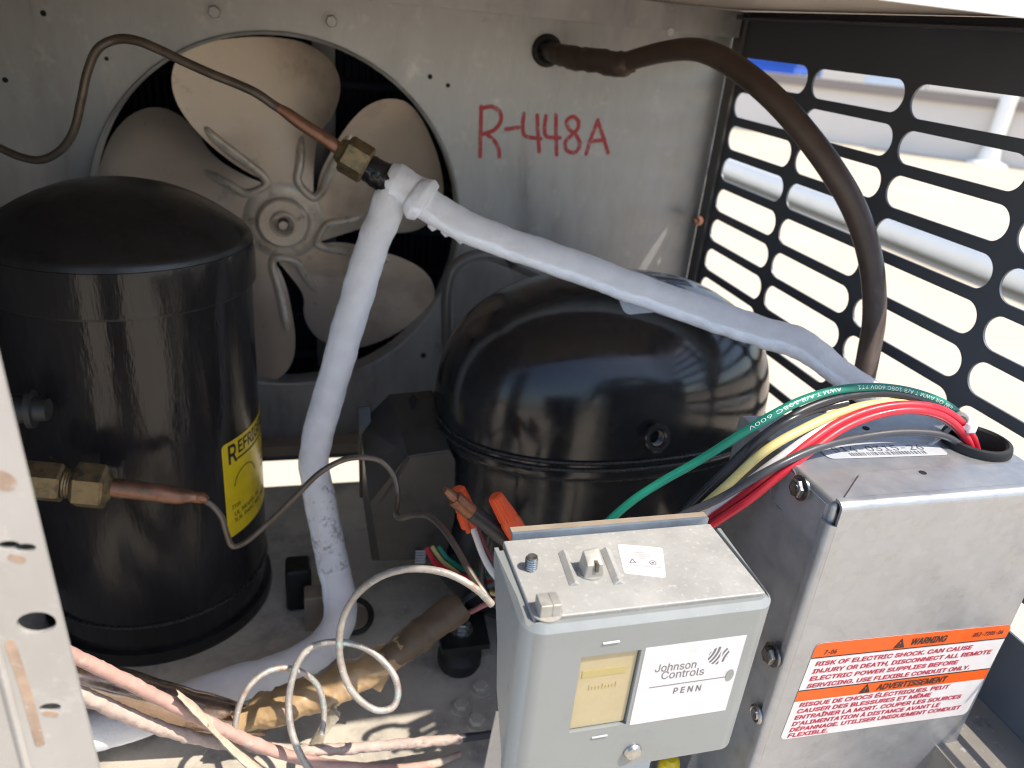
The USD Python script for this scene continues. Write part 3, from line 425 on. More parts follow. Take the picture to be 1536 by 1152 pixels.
# ------------------------------------------------------------------ brown hot gas pipe through the grommet
br = T('brown_pipe', 'dark brown pipe arching from the fan panel hole to beside the louvers', 'pipe', (0.1905, 0.62, 0.3828))
br.part('pipe', tube([(0.1921, 0.64, 0.3834), (0.1925, 0.6, 0.3817), (0.2025, 0.575, 0.3812), (0.213, 0.555, 0.3815), (0.2221, 0.54, 0.3818), (0.2299, 0.525, 0.3867), (0.2383, 0.508, 0.3916), (0.2471, 0.488, 0.3945), (0.2545, 0.47, 0.3922), (0.2649, 0.448, 0.3836), (0.2763, 0.428, 0.3716), (0.2894, 0.41, 0.3556), (0.3024, 0.395, 0.338), (0.3144, 0.385, 0.3205), (0.3223, 0.375, 0.3016), (0.3266, 0.366, 0.2821), (0.3265, 0.356, 0.2609), (0.3217, 0.347, 0.2435), (0.3167, 0.339, 0.228), (0.3113, 0.33, 0.2109)], [.0072, .0070, .0068, .0068, .0066, .0066, .0068, .0070, .0072, .0073, .0073, .0073, .0073, .0072, .0070, .0068, .0066, .0064, .0063, .0062], 20, 10), 'brown_pipe', 60)
g0 = np.array((0.1906, 0.62, 0.3824))
br.part('grommet', torus(g0 + (0, -.001, 0), (0, 1, 0), .0095, .0026, 28, 10), 'black_rubber')
br.part('tape_wrap', tube([(0.1934, 0.598, 0.3814), (0.2019, 0.576, 0.3802), (0.2114, 0.557, 0.3803), (0.2208, 0.542, 0.3799), (0.2255, 0.535, 0.382)], [.0076, .0082, .0080, .0086, .0070], 20, 10, .22, 190, jag=.002), 'brown_pipe', 60, label='ragged tape wrapped on the brown pipe')

# ------------------------------------------------------------------ compressor
CX, CY, CA, CB_, ZS, CH, CN, CM, CTH = .2039, .4467, .1188, .0789, .1624, .094, 2.55, 2.27, .086
def ring(s, z, n=128, off=0.0):
    ph = np.arange(n) * 2 * math.pi / n; c, d = np.cos(ph), np.sin(ph); X = np.sign(c) * np.abs(c) ** (2 / CM) * (CA * s + off); Y = np.sign(d) * np.abs(d) ** (2 / CM) * (CB_ * s + off)
    return np.c_[CX + X * math.cos(CTH) - Y * math.sin(CTH), CY + X * math.sin(CTH) + Y * math.cos(CTH), np.full(n, z)]
def loft(rings, close=True):
    n = len(rings[0]); V = np.vstack(rings + [rings[0].mean(0)[None], rings[-1].mean(0)[None]]); F = []
    for i in range(len(rings) - 1):
        for j in range(n): k = (j + 1) % n; F += [(i * n + j, i * n + k, i * n + n + k), (i * n + j, i * n + n + k, i * n + n + j)]
    a = len(rings) * n; F += [(a, (j + 1) % n, j) for j in range(n)] + [(a + 1, a - n + j, a - n + (j + 1) % n) for j in range(n)]
    m = trimesh.Trimesh(V, F, process=False); m.fix_normals(); return m
cp = T('compressor', 'glossy black oval compressor with domed top and welded seam', 'compressor', (CX, CY, 0))
tt = np.linspace(0, math.pi / 2, 30)[:-1]
up = cp.part('upper_shell', loft([ring(max(math.cos(t), 1e-3) ** (2 / CN), ZS + .002 + (CH - .002) * math.sin(t) ** (2 / CN)) for t in tt] + [ring(.02, ZS + CH)]), 'black_gloss', 60)
cp.part('lower_shell', loft([ring(.80, .026), ring(.90, .030), ring(.955, .040), ring(.968, .055), ring(.972, ZS - .016), ring(.985, ZS - .010), ring(.985, ZS - .004)]), 'black_gloss', 60)
cp.part('seam_flange', loft([ring(.97, ZS - .0085), ring(1.0, ZS - .008, off=.002), ring(1.0, ZS - .0055, off=.0028), ring(1.0, ZS - .003, off=.002), ring(1.0, ZS - .001, off=.0014), ring(1.0, ZS + .002, off=.0012), ring(.99, ZS + .003)]), 'black_gloss', 50)
for zz, of in ((ZS + .0034, .0008), (ZS - .0008, .0022), (ZS - .0090, .0008)):
    rr = ring(1.0 if of > .001 or zz > ZS else .99, zz, off=of); cp.part('weld_bead', tube(np.vstack([rr, rr[:1]]), .0011, 8, 1, .35, 700), 'weld_black')
p = np.array((0.2037, 0.3681, 0.1819)); nrm_ = np.array([0.10, -0.92, 0.34]); nrm_ /= np.linalg.norm(nrm_)
port = cp.part('process_port', lathe([(0, -.012), (.0088, -.012), (.0088, .0065), (.0080, .0075), (.0060, .0075), (.0048, .0062), (.0048, -.004), (0, -.004)], p, nrm_, 32), 'black_gloss')
cp.part('port_thread', cat_([torus(p + nrm_ * (.005 - .0016 * i), nrm_, .0047, .0004, 24, 6) for i in range(5)]), 'bolt_dark', under=port)
def dome_z(x, y):
    dx, dy = x - CX, y - CY; X = dx * math.cos(CTH) + dy * math.sin(CTH); Y = -dx * math.sin(CTH) + dy * math.cos(CTH)
    f = (np.abs(X / CA) ** CM + np.abs(Y / CB_) ** CM) ** (1 / CM); return ZS + CH * np.maximum(1 - f ** CN, 0) ** (1 / CN)
def on_dome(poly, lift, thick=.0001, size=.004):
    m = ext(poly, thick).subdivide_to_size(size); v = m.vertices; return trimesh.Trimesh(np.c_[v[:, 0], v[:, 1], dome_z(v[:, 0], v[:, 1]) + lift + v[:, 2]], m.faces, process=False)
q0 = np.array((0.1888, 0.4014, 0.2469))[:2]; e1 = np.array([.088, .010]); e2 = np.array([.0, .060]); lp2 = lambda u, v: tuple(q0 + e1 * u + e2 * v)
stk = cp.part('label', on_dome(Polygon([lp2(0, 0), lp2(1.0, 0), lp2(1.0, 1), lp2(0, 1)]).buffer(-.004).buffer(.004), .0004), 'paper_grey', 60, under=up)
pr = [Polygon([lp2(u, v), lp2(u + w, v), lp2(u + w, v + h), lp2(u, v + h)]) for u, v, w, h in [(.05, .86, .5, .05), (.05, .78, .4, .03), (.05, .72, .45, .03), (.6, .80, .1, .1), (.5, .5, .22, .1), (.8, .55, .12, .06)]] + [Polygon([lp2(.45 + .012 * i, .62), lp2(.45 + .012 * i + .005, .62), lp2(.45 + .012 * i + .005, .74), lp2(.45 + .012 * i, .74)]) for i in range(24)]
cp.part('label_print', on_dome(unary_union(pr), .0006), 'ink_grey', 60, under=stk)
cp.part('label_band', on_dome(Polygon([lp2(.28, .45), lp2(.55, .28), lp2(.62, .42), lp2(.34, .68)]), .00075), 'label_blue', 60, under=stk)
fm = np.array((0.0996, 0.3847, 0.012))
for fx, fy in ((fm[0], fm[1]), (.29, .375), (.10, .52), (.30, .52)):
    ft = cp.part('foot', cat_([lathe([(0, 0), (.0135, 0), (.0150, .004), (.0150, .010), (.0125, .013), (.0120, .016), (.0140, .019), (.0140, .026), (0, .028)], (fx, fy, 0), (0, 0, 1), 28), hullp([(fx + sx * .016, fy + sy * .016, z) for sx in (-1, 1) for sy in (-1, 1) for z in (.026, .030)] + [(fx + (.02 if fx < .2 else -.02), fy + (.03 if fy < .45 else -.03), .028)])]), 'black_rubber')
    cp.part('foot_bolt', cat_([cyl((fx, fy, .030), (fx, fy, .0315), .0075, 20), hexa((fx, fy, .0315), (fx, fy, .037), .0052)]), 'screw_steel', under=ft)
# terminal box on its left end
tb = cp.part('terminal_box', hullp([(0.0623, 0.405, 0.1551), (0.0873, 0.405, 0.1573), (0.0911, 0.405, 0.1504), (0.0932, 0.405, 0.1076), (0.0897, 0.41, 0.0911), (0.0899, 0.41, 0.0715), (0.0481, 0.41, 0.0749), (0.0406, 0.41, 0.1204)] + [(0.0579, 0.465, 0.1663), (0.0853, 0.465, 0.1684), (0.0452, 0.465, 0.1512), (0.0393, 0.462, 0.1475), (0.0402, 0.452, 0.0976), (0.0471, 0.45, 0.0439), (0.107, 0.455, 0.1139), (0.0997, 0.45, 0.0393)], .0012), 'black_plastic', 25)
cp.part('box_hinge', hullp([(0.037, 0.462, 0.1597), (0.044, 0.462, 0.1604), (0.037, 0.455, 0.1494), (0.0443, 0.455, 0.15), (0.0375, 0.468, 0.1566), (0.0445, 0.468, 0.1573), (0.038, 0.452, 0.0962), (0.0425, 0.452, 0.0958), (0.0383, 0.456, 0.0935)], .0008), 'black_plastic', 25, under=tb)
cp.part('box_slot', cat_([hullp([(0.0693, 0.4515, 0.1707), (0.0721, 0.456, 0.1713), (0.0737, 0.4515, 0.1695), (0.0701, 0.447, 0.1661)], .0006), hullp([(0.071, 0.4305, 0.1611), (0.0727, 0.4305, 0.161), (0.0739, 0.4255, 0.1564), (0.0718, 0.4255, 0.1566)], .0006)]), 'hole_black', under=tb)
cp.part('box_ridge', tube([(0.0448, 0.4092, 0.1176), (0.054, 0.4062, 0.1352), (0.0625, 0.4035, 0.1559), (0.0734, 0.4035, 0.1572), (0.087, 0.4035, 0.1582)], .0012, 10, 1), 'black_plastic', under=tb)
cp.part('box_grille', cat_([hullp([(0.0704, 0.408, 0.0806), (0.0766, 0.408, 0.0799), (0.0705, 0.408, 0.0795), (0.0767, 0.408, 0.0788), (0.0699, 0.405, 0.0824)], .0004).apply_translation((0, 0, -.0022 * i)) for i in range(5)]), 'paper_grey', under=tb)
dt = T('discharge_tube', 'grey bent tube rising behind the compressor toward the fan panel', 'tube', (0.1161, 0.56, 0.1376))
dt.part('tube', tube([(0.1169, 0.55, 0.1304), (0.1135, 0.552, 0.1588), (0.112, 0.555, 0.1859), (0.1118, 0.558, 0.2094), (0.1154, 0.56, 0.2248), (0.1246, 0.562, 0.2327), (0.1409, 0.565, 0.2353), (0.1597, 0.57, 0.2298), (0.1843, 0.575, 0.2192), (0.2159, 0.58, 0.2082)], .0048, 16, 10), 'angle_zinc', 60)
dt.part('tie_clip', tube([(0.1539, 0.566, 0.2352), (0.1596, 0.566, 0.2315), (0.1655, 0.566, 0.2273), (0.1619, 0.566, 0.2251)], .0022, 8, 6, .3), 'black_plastic')
# receiver foot bracket and rubber ring seen behind the frosted pipe
mb = T('mounting_bracket', 'rusty brown mounting bracket with black rubber ring behind the frosted pipe', 'bracket', (0.009, 0.4414, 0))
q = np.array((0.008, 0.4382, 0)); q2 = np.array((0.0318, 0.431, 0))
mb.part('strap', hullp([q + (sx * .008, sy * .006, z) for sx in (-1, 1) for sy in (-1, 1) for z in (.001, .028)], .0015), 'ledge_dust')
mb.part('block', rbox(q[0] - .022, q[0] - .004, q[1] + .012, q[1] + .032, .002, .038, .003), 'black_rubber')
mb.part('rubber_ring', cat_([torus(q2 + (0, 0, .010), (0, -.4, 1), .0125, .0022, 28, 8)]), 'black_rubber')
mb.part('inner_pad', cyl(q2 + (0, 0, .001), q2 + (0, 0, .009), .0115, 24), 'ledge_dust')

# ------------------------------------------------------------------ wrapped liquid line along the floor
ll = T('wrapped_copper_line', 'copper line in a creased tan plastic sleeve lying across the floor pan', 'pipe', (-0.0178, 0.3677, 0))
ll.part('copper_pipe', tube([(-0.1303, 0.3332, 0.0825), (-0.1137, 0.3344, 0.0729), (-0.0968, 0.3366, 0.0604), (-0.0755, 0.3385, 0.0451), (-0.056, 0.3397, 0.0328), (-0.0386, 0.3392, 0.0247), (-0.0242, 0.339, 0.0193)], [.0115, .0115, .0115, .0112, .0105, .0085, .007], 24, 10, .08, 90), 'copper_shiny', 60)
ll.part('tan_sleeve', tube([(-0.0399, 0.326, 0.0388), (-0.033, 0.327, 0.0383), (-0.0284, 0.328, 0.0394), (-0.0159, 0.33, 0.042), (-0.0014, 0.332, 0.0443), (0.0135, 0.334, 0.0478), (0.0287, 0.336, 0.0524), (0.0441, 0.338, 0.0592), (0.0537, 0.339, 0.065)], [.0060, .0078, .0095, .0115, .0118, .0112, .0104, .0105, .0085], 28, 14, .42, 110, flat=.72, jag=.003, seed=5), 'tan_sleeve', 50)
ll.part('brown_sleeve', tube([(0.0429, 0.3345, 0.0608), (0.0518, 0.3392, 0.0635), (0.0644, 0.3456, 0.0674), (0.0772, 0.3519, 0.0711), (0.0896, 0.358, 0.0755)], [.0075, .0088, .0105, .0100, .0108], 16, 10, .22, 120, flat=.8, jag=.0015, seed=8, hollow=False), 'brown_sleeve', 50)
ll.part('torn_flap', hullp([(0.0367, 0.341, 0.0564), (0.0435, 0.338, 0.0521), (0.0402, 0.334, 0.0388), (0.0348, 0.335, 0.043), (0.0513, 0.34, 0.0577), (0.046, 0.337, 0.0537)], .0008), 'tan_sleeve')
for mat, L in (('wire_grey_black', [(0.0903, 0.369, 0.0648), (0.0953, 0.362, 0.0765), (0.1005, 0.352, 0.0906), (0.105, 0.335, 0.1111), (0.1086, 0.318, 0.131)]), ('wire_pink', [(0.092, 0.369, 0.058), (0.0979, 0.361, 0.0665), (0.1029, 0.35, 0.0807), (0.1065, 0.336, 0.0964), (0.1107, 0.318, 0.116)])):
    ll.part('core_wire', tube(L, .0016, 10, 8), mat)

# ------------------------------------------------------------------ old pink cables in the foreground
cb = T('pink_cable', 'pink jacketed cable crossing the lower left foreground', 'cable', (-0.0243, 0.3261, 0.01))
cb.part('jacket', tube([(-0.1058, 0.278, 0.1548), (-0.0971, 0.285, 0.136), (-0.0843, 0.288, 0.1198), (-0.0698, 0.29, 0.1028), (-0.0539, 0.291, 0.0852), (-0.0369, 0.292, 0.0678), (-0.0185, 0.292, 0.052), (0.0012, 0.293, 0.0379), (0.0256, 0.294, 0.0264), (0.0481, 0.298, 0.0157), (0.0684, 0.304, 0.0074), (0.0852, 0.309, 0.0059)], [.0028, .0030, .0031, .0031, .0031, .0031, .0030, .0030, .0028, .0026, .0024, .0016], 18, 16, .20, 330), 'pink_jacket', 60)
cb2 = T('pink_cable', 'faded pink cable with peeling jacket lying under the frosted pipe', 'cable', (-0.0618, 0.3467, 0.01))
cb2.part('jacket', tube([(-0.1132, 0.288, 0.1217), (-0.0972, 0.29, 0.1066), (-0.0854, 0.292, 0.0924), (-0.0699, 0.294, 0.0765), (-0.0531, 0.296, 0.0633), (-0.0317, 0.298, 0.0516), (-0.0089, 0.3, 0.0402), (0.0119, 0.302, 0.0343), (0.0336, 0.304, 0.0293), (0.0564, 0.306, 0.0252), (0.0841, 0.308, 0.0202)], [.0032, .0034, .0035, .0034, .0032, .0032, .0030, .0030, .0030, .0028, .0028], 18, 16, .34, 300, seed=2, jag=.001), 'pale_pink', 60)
cb2.part('dark_core', tube([(0.0821, 0.308, 0.0206), (0.0961, 0.308, 0.0199), (0.1123, 0.308, 0.0198), (0.1289, 0.308, 0.0197)], [.0026, .0024, .0024, .0024], 12, 8), 'wire_grey_black')
cb2.part('torn_jacket', tube([(-0.0586, 0.288, 0.1029), (-0.0532, 0.289, 0.0921), (-0.0455, 0.29, 0.0761), (-0.0373, 0.291, 0.0592), (-0.0286, 0.291, 0.0437), (-0.0224, 0.29, 0.0345)], [.0022, .0036, .0040, .0050, .0055, .005], 10, 8, .30, 260, flat=.35, jag=.002, seed=4), 'bare_jacket', 40)
sc = T('jacket_scrap', 'short stiff scrap of beige cable jacket standing on the sunlit floor', 'scrap', (0.0047, 0.3361, 0))
sc.part('strip', tube([(0.0015, 0.312, 0.0267), (0.006, 0.314, 0.0339), (0.0104, 0.316, 0.04), (0.0149, 0.317, 0.0462)], [.0040, .0042, .0042, .0044], 10, 8, .25, 260, flat=.35, jag=.002, seed=6), 'bare_jacket', 40)

# ------------------------------------------------------------------ left front post
ps = T('front_post', 'weathered galvanised front post with rust streaks and punched holes', 'post', (-0.09, .17, 0))
PY = 0.17; holes = [(Y_, r, e) for Y_, r, e in (((-0.0648, 0.17, 0.2542), .0044, 1.0), ((-0.067, 0.17, 0.2782), .0016, 1.5), ((-0.0638, 0.17, 0.2771), .0016, 1.5), ((-0.066, 0.17, 0.2254), .0020, 1.3), ((-0.0647, 0.17, 0.2961), .0020, 1.0))]
poly = Polygon([(-.150, 0), (-.0550, 0), (-.0575, .20), (-.0632, .40), (-.150, .40)])
for c, r, e in holes: poly = poly.difference(shapely.affinity.scale(Point(c[0], c[2]).buffer(r, 20), e, .8))
fa = ps.part('face', place(ext(poly, .0014), (0, PY + .0014, 0), (1, 0, 0), (0, 0, 1)), 'post_zinc', 30)
ps.part('side_flange', place(ext(Polygon([(-.0560, 0), (-.0585, .20), (-.0642, .40), (-.0652, .40), (-.0595, .20), (-.0570, 0)]), .0018), (0, PY + .0033, 0), (1, 0, 0), (0, 0, 1)), 'post_zinc', False)
ps.part('back_web', box(-.150, -.0790, PY + .0036, PY + .0050, 0, .40), 'angle_zinc', False)
ps.part('groove', tube([(-.0745, PY - .0002, .40), (-.0745, PY - .0002, .02)], .0009, 8, 1), 'post_zinc', under=fa)
def stain(P, w): return place(ext(LineString([(q[0], q[2]) for q in P]).buffer(w, quad_segs=4), .00012), (0, PY, 0), (1, 0, 0), (0, 0, 1), (0, -1, 0))
ps.part('rust_streak', stain([(-0.0715, 0.17, 0.2487), (-0.071, 0.17, 0.2408), (-0.0705, 0.17, 0.2315), (-0.0703, 0.17, 0.2206), (-0.0702, 0.17, 0.213)], .0012), 'rust', under=fa)
for L_, w_ in (([(-0.0668, 0.17, 0.2747), (-0.065, 0.17, 0.2738)], .0010), ([(-0.0654, 0.17, 0.2965), (-0.0646, 0.17, 0.2954)], .0022), ([(-0.067, 0.17, 0.2236), (-0.0653, 0.17, 0.2228)], .0010)): ps.part('rust_patch', stain(L_, w_), 'rust', under=fa)

# ------------------------------------------------------------------ electrical control box
EX0, EX1, EY0, EY1, EZ1 = 0.1965, 0.3118, 0.205, 0.279, 0.2440
eb = T('control_box', 'galvanised electrical control box with orange and white warning label', 'electrical box', (.254, .24, 0))
holep = (0.297, 0.2407, 0.244)
sp = MF.sphere(.0022, 12)
cb_ = MF.batch_hull([sp.translate((x, y, z)) for x in (EX0 + .0022, EX1 - .0022) for y in (EY0 + .0022, EY1 - .0022) for z in (.006, EZ1 - .0022)]) - MF.cylinder(.03, .0122, .0122, 40).translate((holep[0], holep[1], EZ1 - .025))
case = eb.part('case', cb_, 'bright_zinc', 30)
rB = .0026; zt = EZ1 + .0010; cvx0 = EX0 + .0012
arc = lambda c, r, a0, a1: [(c[0] + r * math.cos(a), c[1] + r * math.sin(a)) for a in np.linspace(a0, a1, 7)]
path = [(EY0 - .0022, .004)] + arc((EY0 - .0022 + rB, zt - rB), rB, math.pi, math.pi / 2) + [(EY0 + .0020, zt)]
cov = eb.part('cover', place(ext(LineString(path).buffer(.0006, cap_style=2, quad_segs=6), EX1 - cvx0 + .0006), (cvx0, 0, 0), (0, 1, 0), (0, 0, 1), (1, 0, 0)), 'bright_zinc', 30)
eb.part('top_flange', ext(Polygon([(EX0 + .0050, EY0 + .0019), (EX0 + .0090, EY0 + .0019), (EX1 + .0006, EY0 + .0019), (EX1 + .0006, EY0 + .0178), (EX0 + .0245, EY0 + .0178)]), .0012).apply_translation((0, 0, zt - .0006)), 'bright_zinc', False, under=cov)
eb.part('corner_gap', hullp([(EX0 + .0016, EY0 + .0002, EZ1 + .0001), (EX0 + .0050, EY0 + .0016, EZ1 + .0001), (EX0 + .0016, EY0 - .0008, EZ1 - .0040), (EX0 + .0048, EY0 + .0016, EZ1 + .0004), (EX0 + .0012, EY0 - .0006, EZ1 - .0036)], .0002), 'hole_black', under=case)
path = [(EX0 - .0010, EY0 + .0030)] + arc((EX0 - .0010 + rB, EY0 - .0022 + rB), rB, math.pi, 1.5 * math.pi)[:-1] + [(cvx0 + .0006, EY0 - .00216)]
eb.part('cover_flange', ext(LineString(path).buffer(.0006, cap_style=2, quad_segs=6), EZ1 - .0125).apply_translation((0, 0, .004)), 'bright_zinc', 30, under=cov)
eb.part('side_tab', box(EX0 - .0006, EX0 + .0004, EY0 + .004, EY0 + .034, EZ1 - .0210, EZ1 - .0024), 'bright_zinc', False, under=case)
def hexscrew(t, p, n, r, mat, under=None, name='screw'):
    p, n = np.array(p), np.array(n, float)
    h = t.part(name, cat_([cyl(p, p + n * (r * .28), r * 1.35, 24), hexa(p + n * (r * .28), p + n * (r * .95), r), cyl(p + n * (r * .95), p + n * (r * 1.02), r * .7, 20)]), mat, 25, under=under); return h
for p in ((0.196, 0.2223, 0.2407), (0.196, 0.2102, 0.1632)): hexscrew(eb, (EX0 - .0024, p[1], p[2]), (-1, 0, 0), .0040, 'bolt_dark')
p = (0.196, 0.2095, 0.1283); eb.part('screw', cat_([torus((EX0 - .0024, p[1], p[2]), (1, 0, 0), .0035, .001, 20, 8), cyl((EX0 - .002, p[1], p[2]), (EX0 - .0038, p[1], p[2]), .0032, 20, .0022)]), 'screw_steel')
p = (0.196, 0.2374, 0.2445); eb.part('knockout', torus((EX0 - .0001, p[1] - .002, p[2] - .012), (1, 0, 0), .0105, .00035, 32, 6), 'bright_zinc', under=case)
for p in ((0.2533, 0.2608, 0.2442), (0.2493, 0.2198, 0.2456)): eb.part('pin_hole', cyl((p[0], p[1], p[2] - .001), (p[0], p[1], p[2] + .00015), .0016, 14), 'hole_black', under=case)
eb.part('grommet', cat_([lathe([(.0118, .0042), (.0128, .0052), (.0145, .0048), (.0150, .003), (.0150, .0012), (.0118, .0012), (.0118, .0042)], (holep[0], holep[1], EZ1 - .001), (0, 0, 1), 40), lathe([(.0108, -.006), (.0122, -.006), (.0122, .0042), (.0118, .0042), (.0108, -.006)], (holep[0], holep[1], EZ1 - .001), (0, 0, 1), 40)]), 'black_rubber')
# part number sticker
s0, s1, s3 = np.array((0.2181, 0.2375, 0.2441)), np.array((0.2759, 0.2349, 0.2441)), np.array((0.2197, 0.2464, 0.2441))
sx, sw = (s1 - s0) / np.linalg.norm(s1 - s0), np.linalg.norm(s1 - s0); sy = np.cross(PZ, sx); shh = .0135
sk = eb.part('part_sticker', place(ext(sbox(-.002, -.001, sw + .001, shh).buffer(-.003).buffer(.003), .00012), s0 + PZ * .0001, sx, sy), 'paper_grey', False, under=case)
bars = []; x = .010
while x < sw - .010: w_ = random.choice((.0004, .0007, .0011)); bars.append(sbox(x, .0006, x + w_, .0032)); x += w_ + random.choice((.0005, .0009))
eb.part('sticker_print', cat_([place(ext(unary_union(bars), .0001), s0 + PZ * .0002, sx, sy), text('514-0315-26', .0044, s0 + PZ * .0002 + sx * .0035 + sy * .0040, sx, sy, sw * .80)]), 'ink_grey', False, under=sk)
# warning label
FYc = EY0 - .0028 - .00012
c0, c1, c3, c2 = (np.array(q) for q in ((0.2067, 0.2022, 0.1752), (0.3128, 0.2022, 0.1706), (0.2078, 0.2022, 0.1182), (0.3126, 0.2022, 0.1125)))
lw = np.linalg.norm(c1 - c0); lh = np.linalg.norm(c3 - c0); lx = (c1 - c0) / lw; lx[1] = 0; ly = -np.cross(lx, (0, 1, 0)); ly = ly if ly[2] > 0 else -ly; lo = c3 * 0 + np.array([c0[0], FYc, c0[2]]) - ly * lh
P2 = lambda poly, d: place(ext(poly, .00008), lo + np.array((0, -d, 0)), lx, ly, (0, -1, 0))
full = sbox(0, 0, lw, lh).buffer(-.003).buffer(.003)
wl = eb.part('warning_label', P2(full, .0), 'paper_white', False, under=cov)
eb.part('orange_band', cat_([P2(full.intersection(sbox(0, lh * .858, lw, lh)), .0001), P2(sbox(0, lh * .413, lw, lh * .527), .0001)]), 'label_orange', False, under=wl)
R_, K_ = [], [P2(sbox(0, lh * a_ - .00025, lw, lh * a_ + .00025), .0002) for a_ in (.858, .527)]
rows = [('RISK OF ELECTRIC SHOCK. CAN CAUSE', .775, .80), ('INJURY OR DEATH, DISCONNECT ALL REMOTE', .700, .925), ('ELECTRIC POWER SUPPLIES BEFORE', .625, .76), ('SERVICING. USE FLEXIBLE CONDUIT ONLY.', .550, .845),
        ('RISQUE DE CHOCS ÉLECTRIQUES. PEUT', 0.352, .78), ('CAUSER DES BLESSURES ET MÊME', 0.284, .695), ('ENTRAÎNER LA MORT. COUPER LES SOURCES', 0.216, .88), ("D'ALIMENTATION À DISTANCE AVANT LE", 0.148, .775), ('DÉPANNAGE. UTILISER UNIQUEMENT CONDUIT', 0.082, .91), ('FLEXIBLE.', 0.020, .205)]
for s_, f_, w_ in rows: R_.append(text(s_, lh * .041, lo + lx * lw * .030 + ly * lh * f_ + np.array((0, -.0002, 0)), lx, ly, lw * w_, .00008, True, slant=.12))
K_ += [text('WARNING', lh * .062, lo + lx * lw * .475 + ly * lh * .893 + np.array((0, -.0003, 0)), lx, ly, lw * .185, .00008, True, slant=.12), text('ADVERTISSEMENT', lh * .060, lo + lx * lw * .40 + ly * lh * .438 + np.array((0, -.0003, 0)), lx, ly, lw * .37, .00008, True, slant=.12),
       text('7-06', lh * .042, lo + lx * lw * .05 + ly * lh * .885 + np.array((0, -.0003, 0)), lx, ly, lw * .06, .00008, slant=.15), text('052-7205-04', lh * .040, lo + lx * lw * .80 + ly * lh * .910 + np.array((0, -.0003, 0)), lx, ly, lw * .165, .00008, slant=.15)]
for u_, v_ in ((.395, .875), (.315, .425)):
    tri = Polygon([(lw * u_, lh * v_), (lw * (u_ + .055), lh * v_), (lw * (u_ + .0275), lh * (v_ + .095))]).difference(Polygon([(lw * (u_ + .022), lh * (v_ + .060)), (lw * (u_ + .033), lh * (v_ + .060)), (lw * (u_ + .029), lh * (v_ + .022)), (lw * (u_ + .026), lh * (v_ + .022))])).difference(Point(lw * (u_ + .0275), lh * (v_ + .012)).buffer(lw * .004))
    K_.append(P2(tri, .0003))
eb.part('red_print', cat_(R_), 'ink_red', False, under=wl); eb.part('black_print', cat_(K_), 'ink_black', False, under=wl)
fb = np.array((0.3527, 0.2251, 0.05))
eb.part('foot_bracket', cat_([hullp([(EX1 + .0003, .212, .050), (EX1 + .0003, .250, .050), (EX1 + .0003, .212, .0940), (EX1 + .0003, .250, .0940), (EX1 + .0014, .212, .050), (EX1 + .0014, .250, .094)]), box(EX1 + .0015, EX1 + .016, .214, .238, .0945, .0957)]), 'bracket_zinc', False)

# ------------------------------------------------------------------ pressure control
x0, x1, y0, y1, zb, zt = 0.0648, 0.1548, 0.1715, 0.2140, 0.1590, 0.2308
pc = T('pressure_control', 'grey enamelled pressure control with yellowed window and white maker label', 'control', ((x0 + x1) / 2, .195, zb))
rc_ = .0075; s_ = MF.sphere(.0022, 12)
outer = MF.batch_hull([MF.cylinder(zt - zb - .0044 + .0, rc_, rc_, 40).translate((x, y0 + rc_, zb + .0022)) for x in (x0 + rc_, x1 - rc_)] + [MF.cylinder(zt - zb, rc_ - .0020, rc_ - .0020, 40).translate((x, y0 + rc_, zb)) for x in (x0 + rc_, x1 - rc_)] + [MF.cube((x1 - x0, .001, zt - zb)).translate((x0, y1 - .001, zb))])
inner = MF.cube((x1 - x0 - .0030, .08, .02)).translate((x0 + .0015, y0 + .0035, zt - .0014))
wi = [(0.0842, 0.1715, 0.2178), (0.1054, 0.1715, 0.2165), (0.1066, 0.1715, 0.1825), (0.0856, 0.1715, 0.1831)]
wx0, wx1, wz0, wz1 = (wi[0][0] + wi[3][0]) / 2, (wi[1][0] + wi[2][0]) / 2, (wi[2][2] + wi[3][2]) / 2, (wi[0][2] + wi[1][2]) / 2
cut = MF.cube((wx1 - wx0, .0042, wz1 - wz0)).translate((wx0, y0 - .001, wz0))
prof = MF.extrude(manifold3d.CrossSection([[(.16, .13), (.1775, .13), (.1800, .166), (.1935, .184), (.1990, .202), (.2130, .226), (.2150, .24), (.16, .24)]]), .2).transform([[0, 0, 1, 0], [1, 0, 0, 0], [0, 1, 0, 0]])
pcv = pc.part('cover', (outer - inner - cut) ^ prof, 'grey_enamel', 30)
tp = pc.part('top_plate', rbox(x0 + .0040, x1 - .0028, y0 + .0050, y1 + .003, zt - .0030, zt + .0002, .0006, 8), 'grey_top', 30)
wn = pc.part('window', rbox(wx0 + .0003, wx1 - .0003, y0 + .0012, y0 + .0028, wz0 + .0003, wz1 - .0003, .0005, 8), 'window_plastic', 30)
pc.part('scale_plate', cat_([box(wx0 + .0018, wx1 - .0035, y0 + .00105, y0 + .0012, wz1 - .0105, wz1 - .0075), *[box(wx0 + .0050 + .0012 * i, wx0 + .0054 + .0012 * i, y0 + .00105, y0 + .0012, (wz0 + wz1) / 2 + .0008, (wz0 + wz1) / 2 + .0008 + (.0022 if i % 4 == 0 else .0014)) for i in range(9)]]), 'ink_olive', False, under=wn)
lb = [(0.1069, 0.1715, 0.2176), (0.144, 0.1715, 0.2177), (0.1459, 0.1715, 0.1818), (0.1078, 0.1715, 0.1826)]
lX0, lX1, lZ0, lZ1 = (lb[0][0] + lb[3][0]) / 2, (lb[1][0] + lb[2][0]) / 2, (lb[2][2] + lb[3][2]) / 2, (lb[0][2] + lb[1][2]) / 2
pl = pc.part('maker_label', box(lX0, lX1, y0 - .00012, y0 + .0001, lZ0, lZ1), 'paper_white', False, under=pcv)
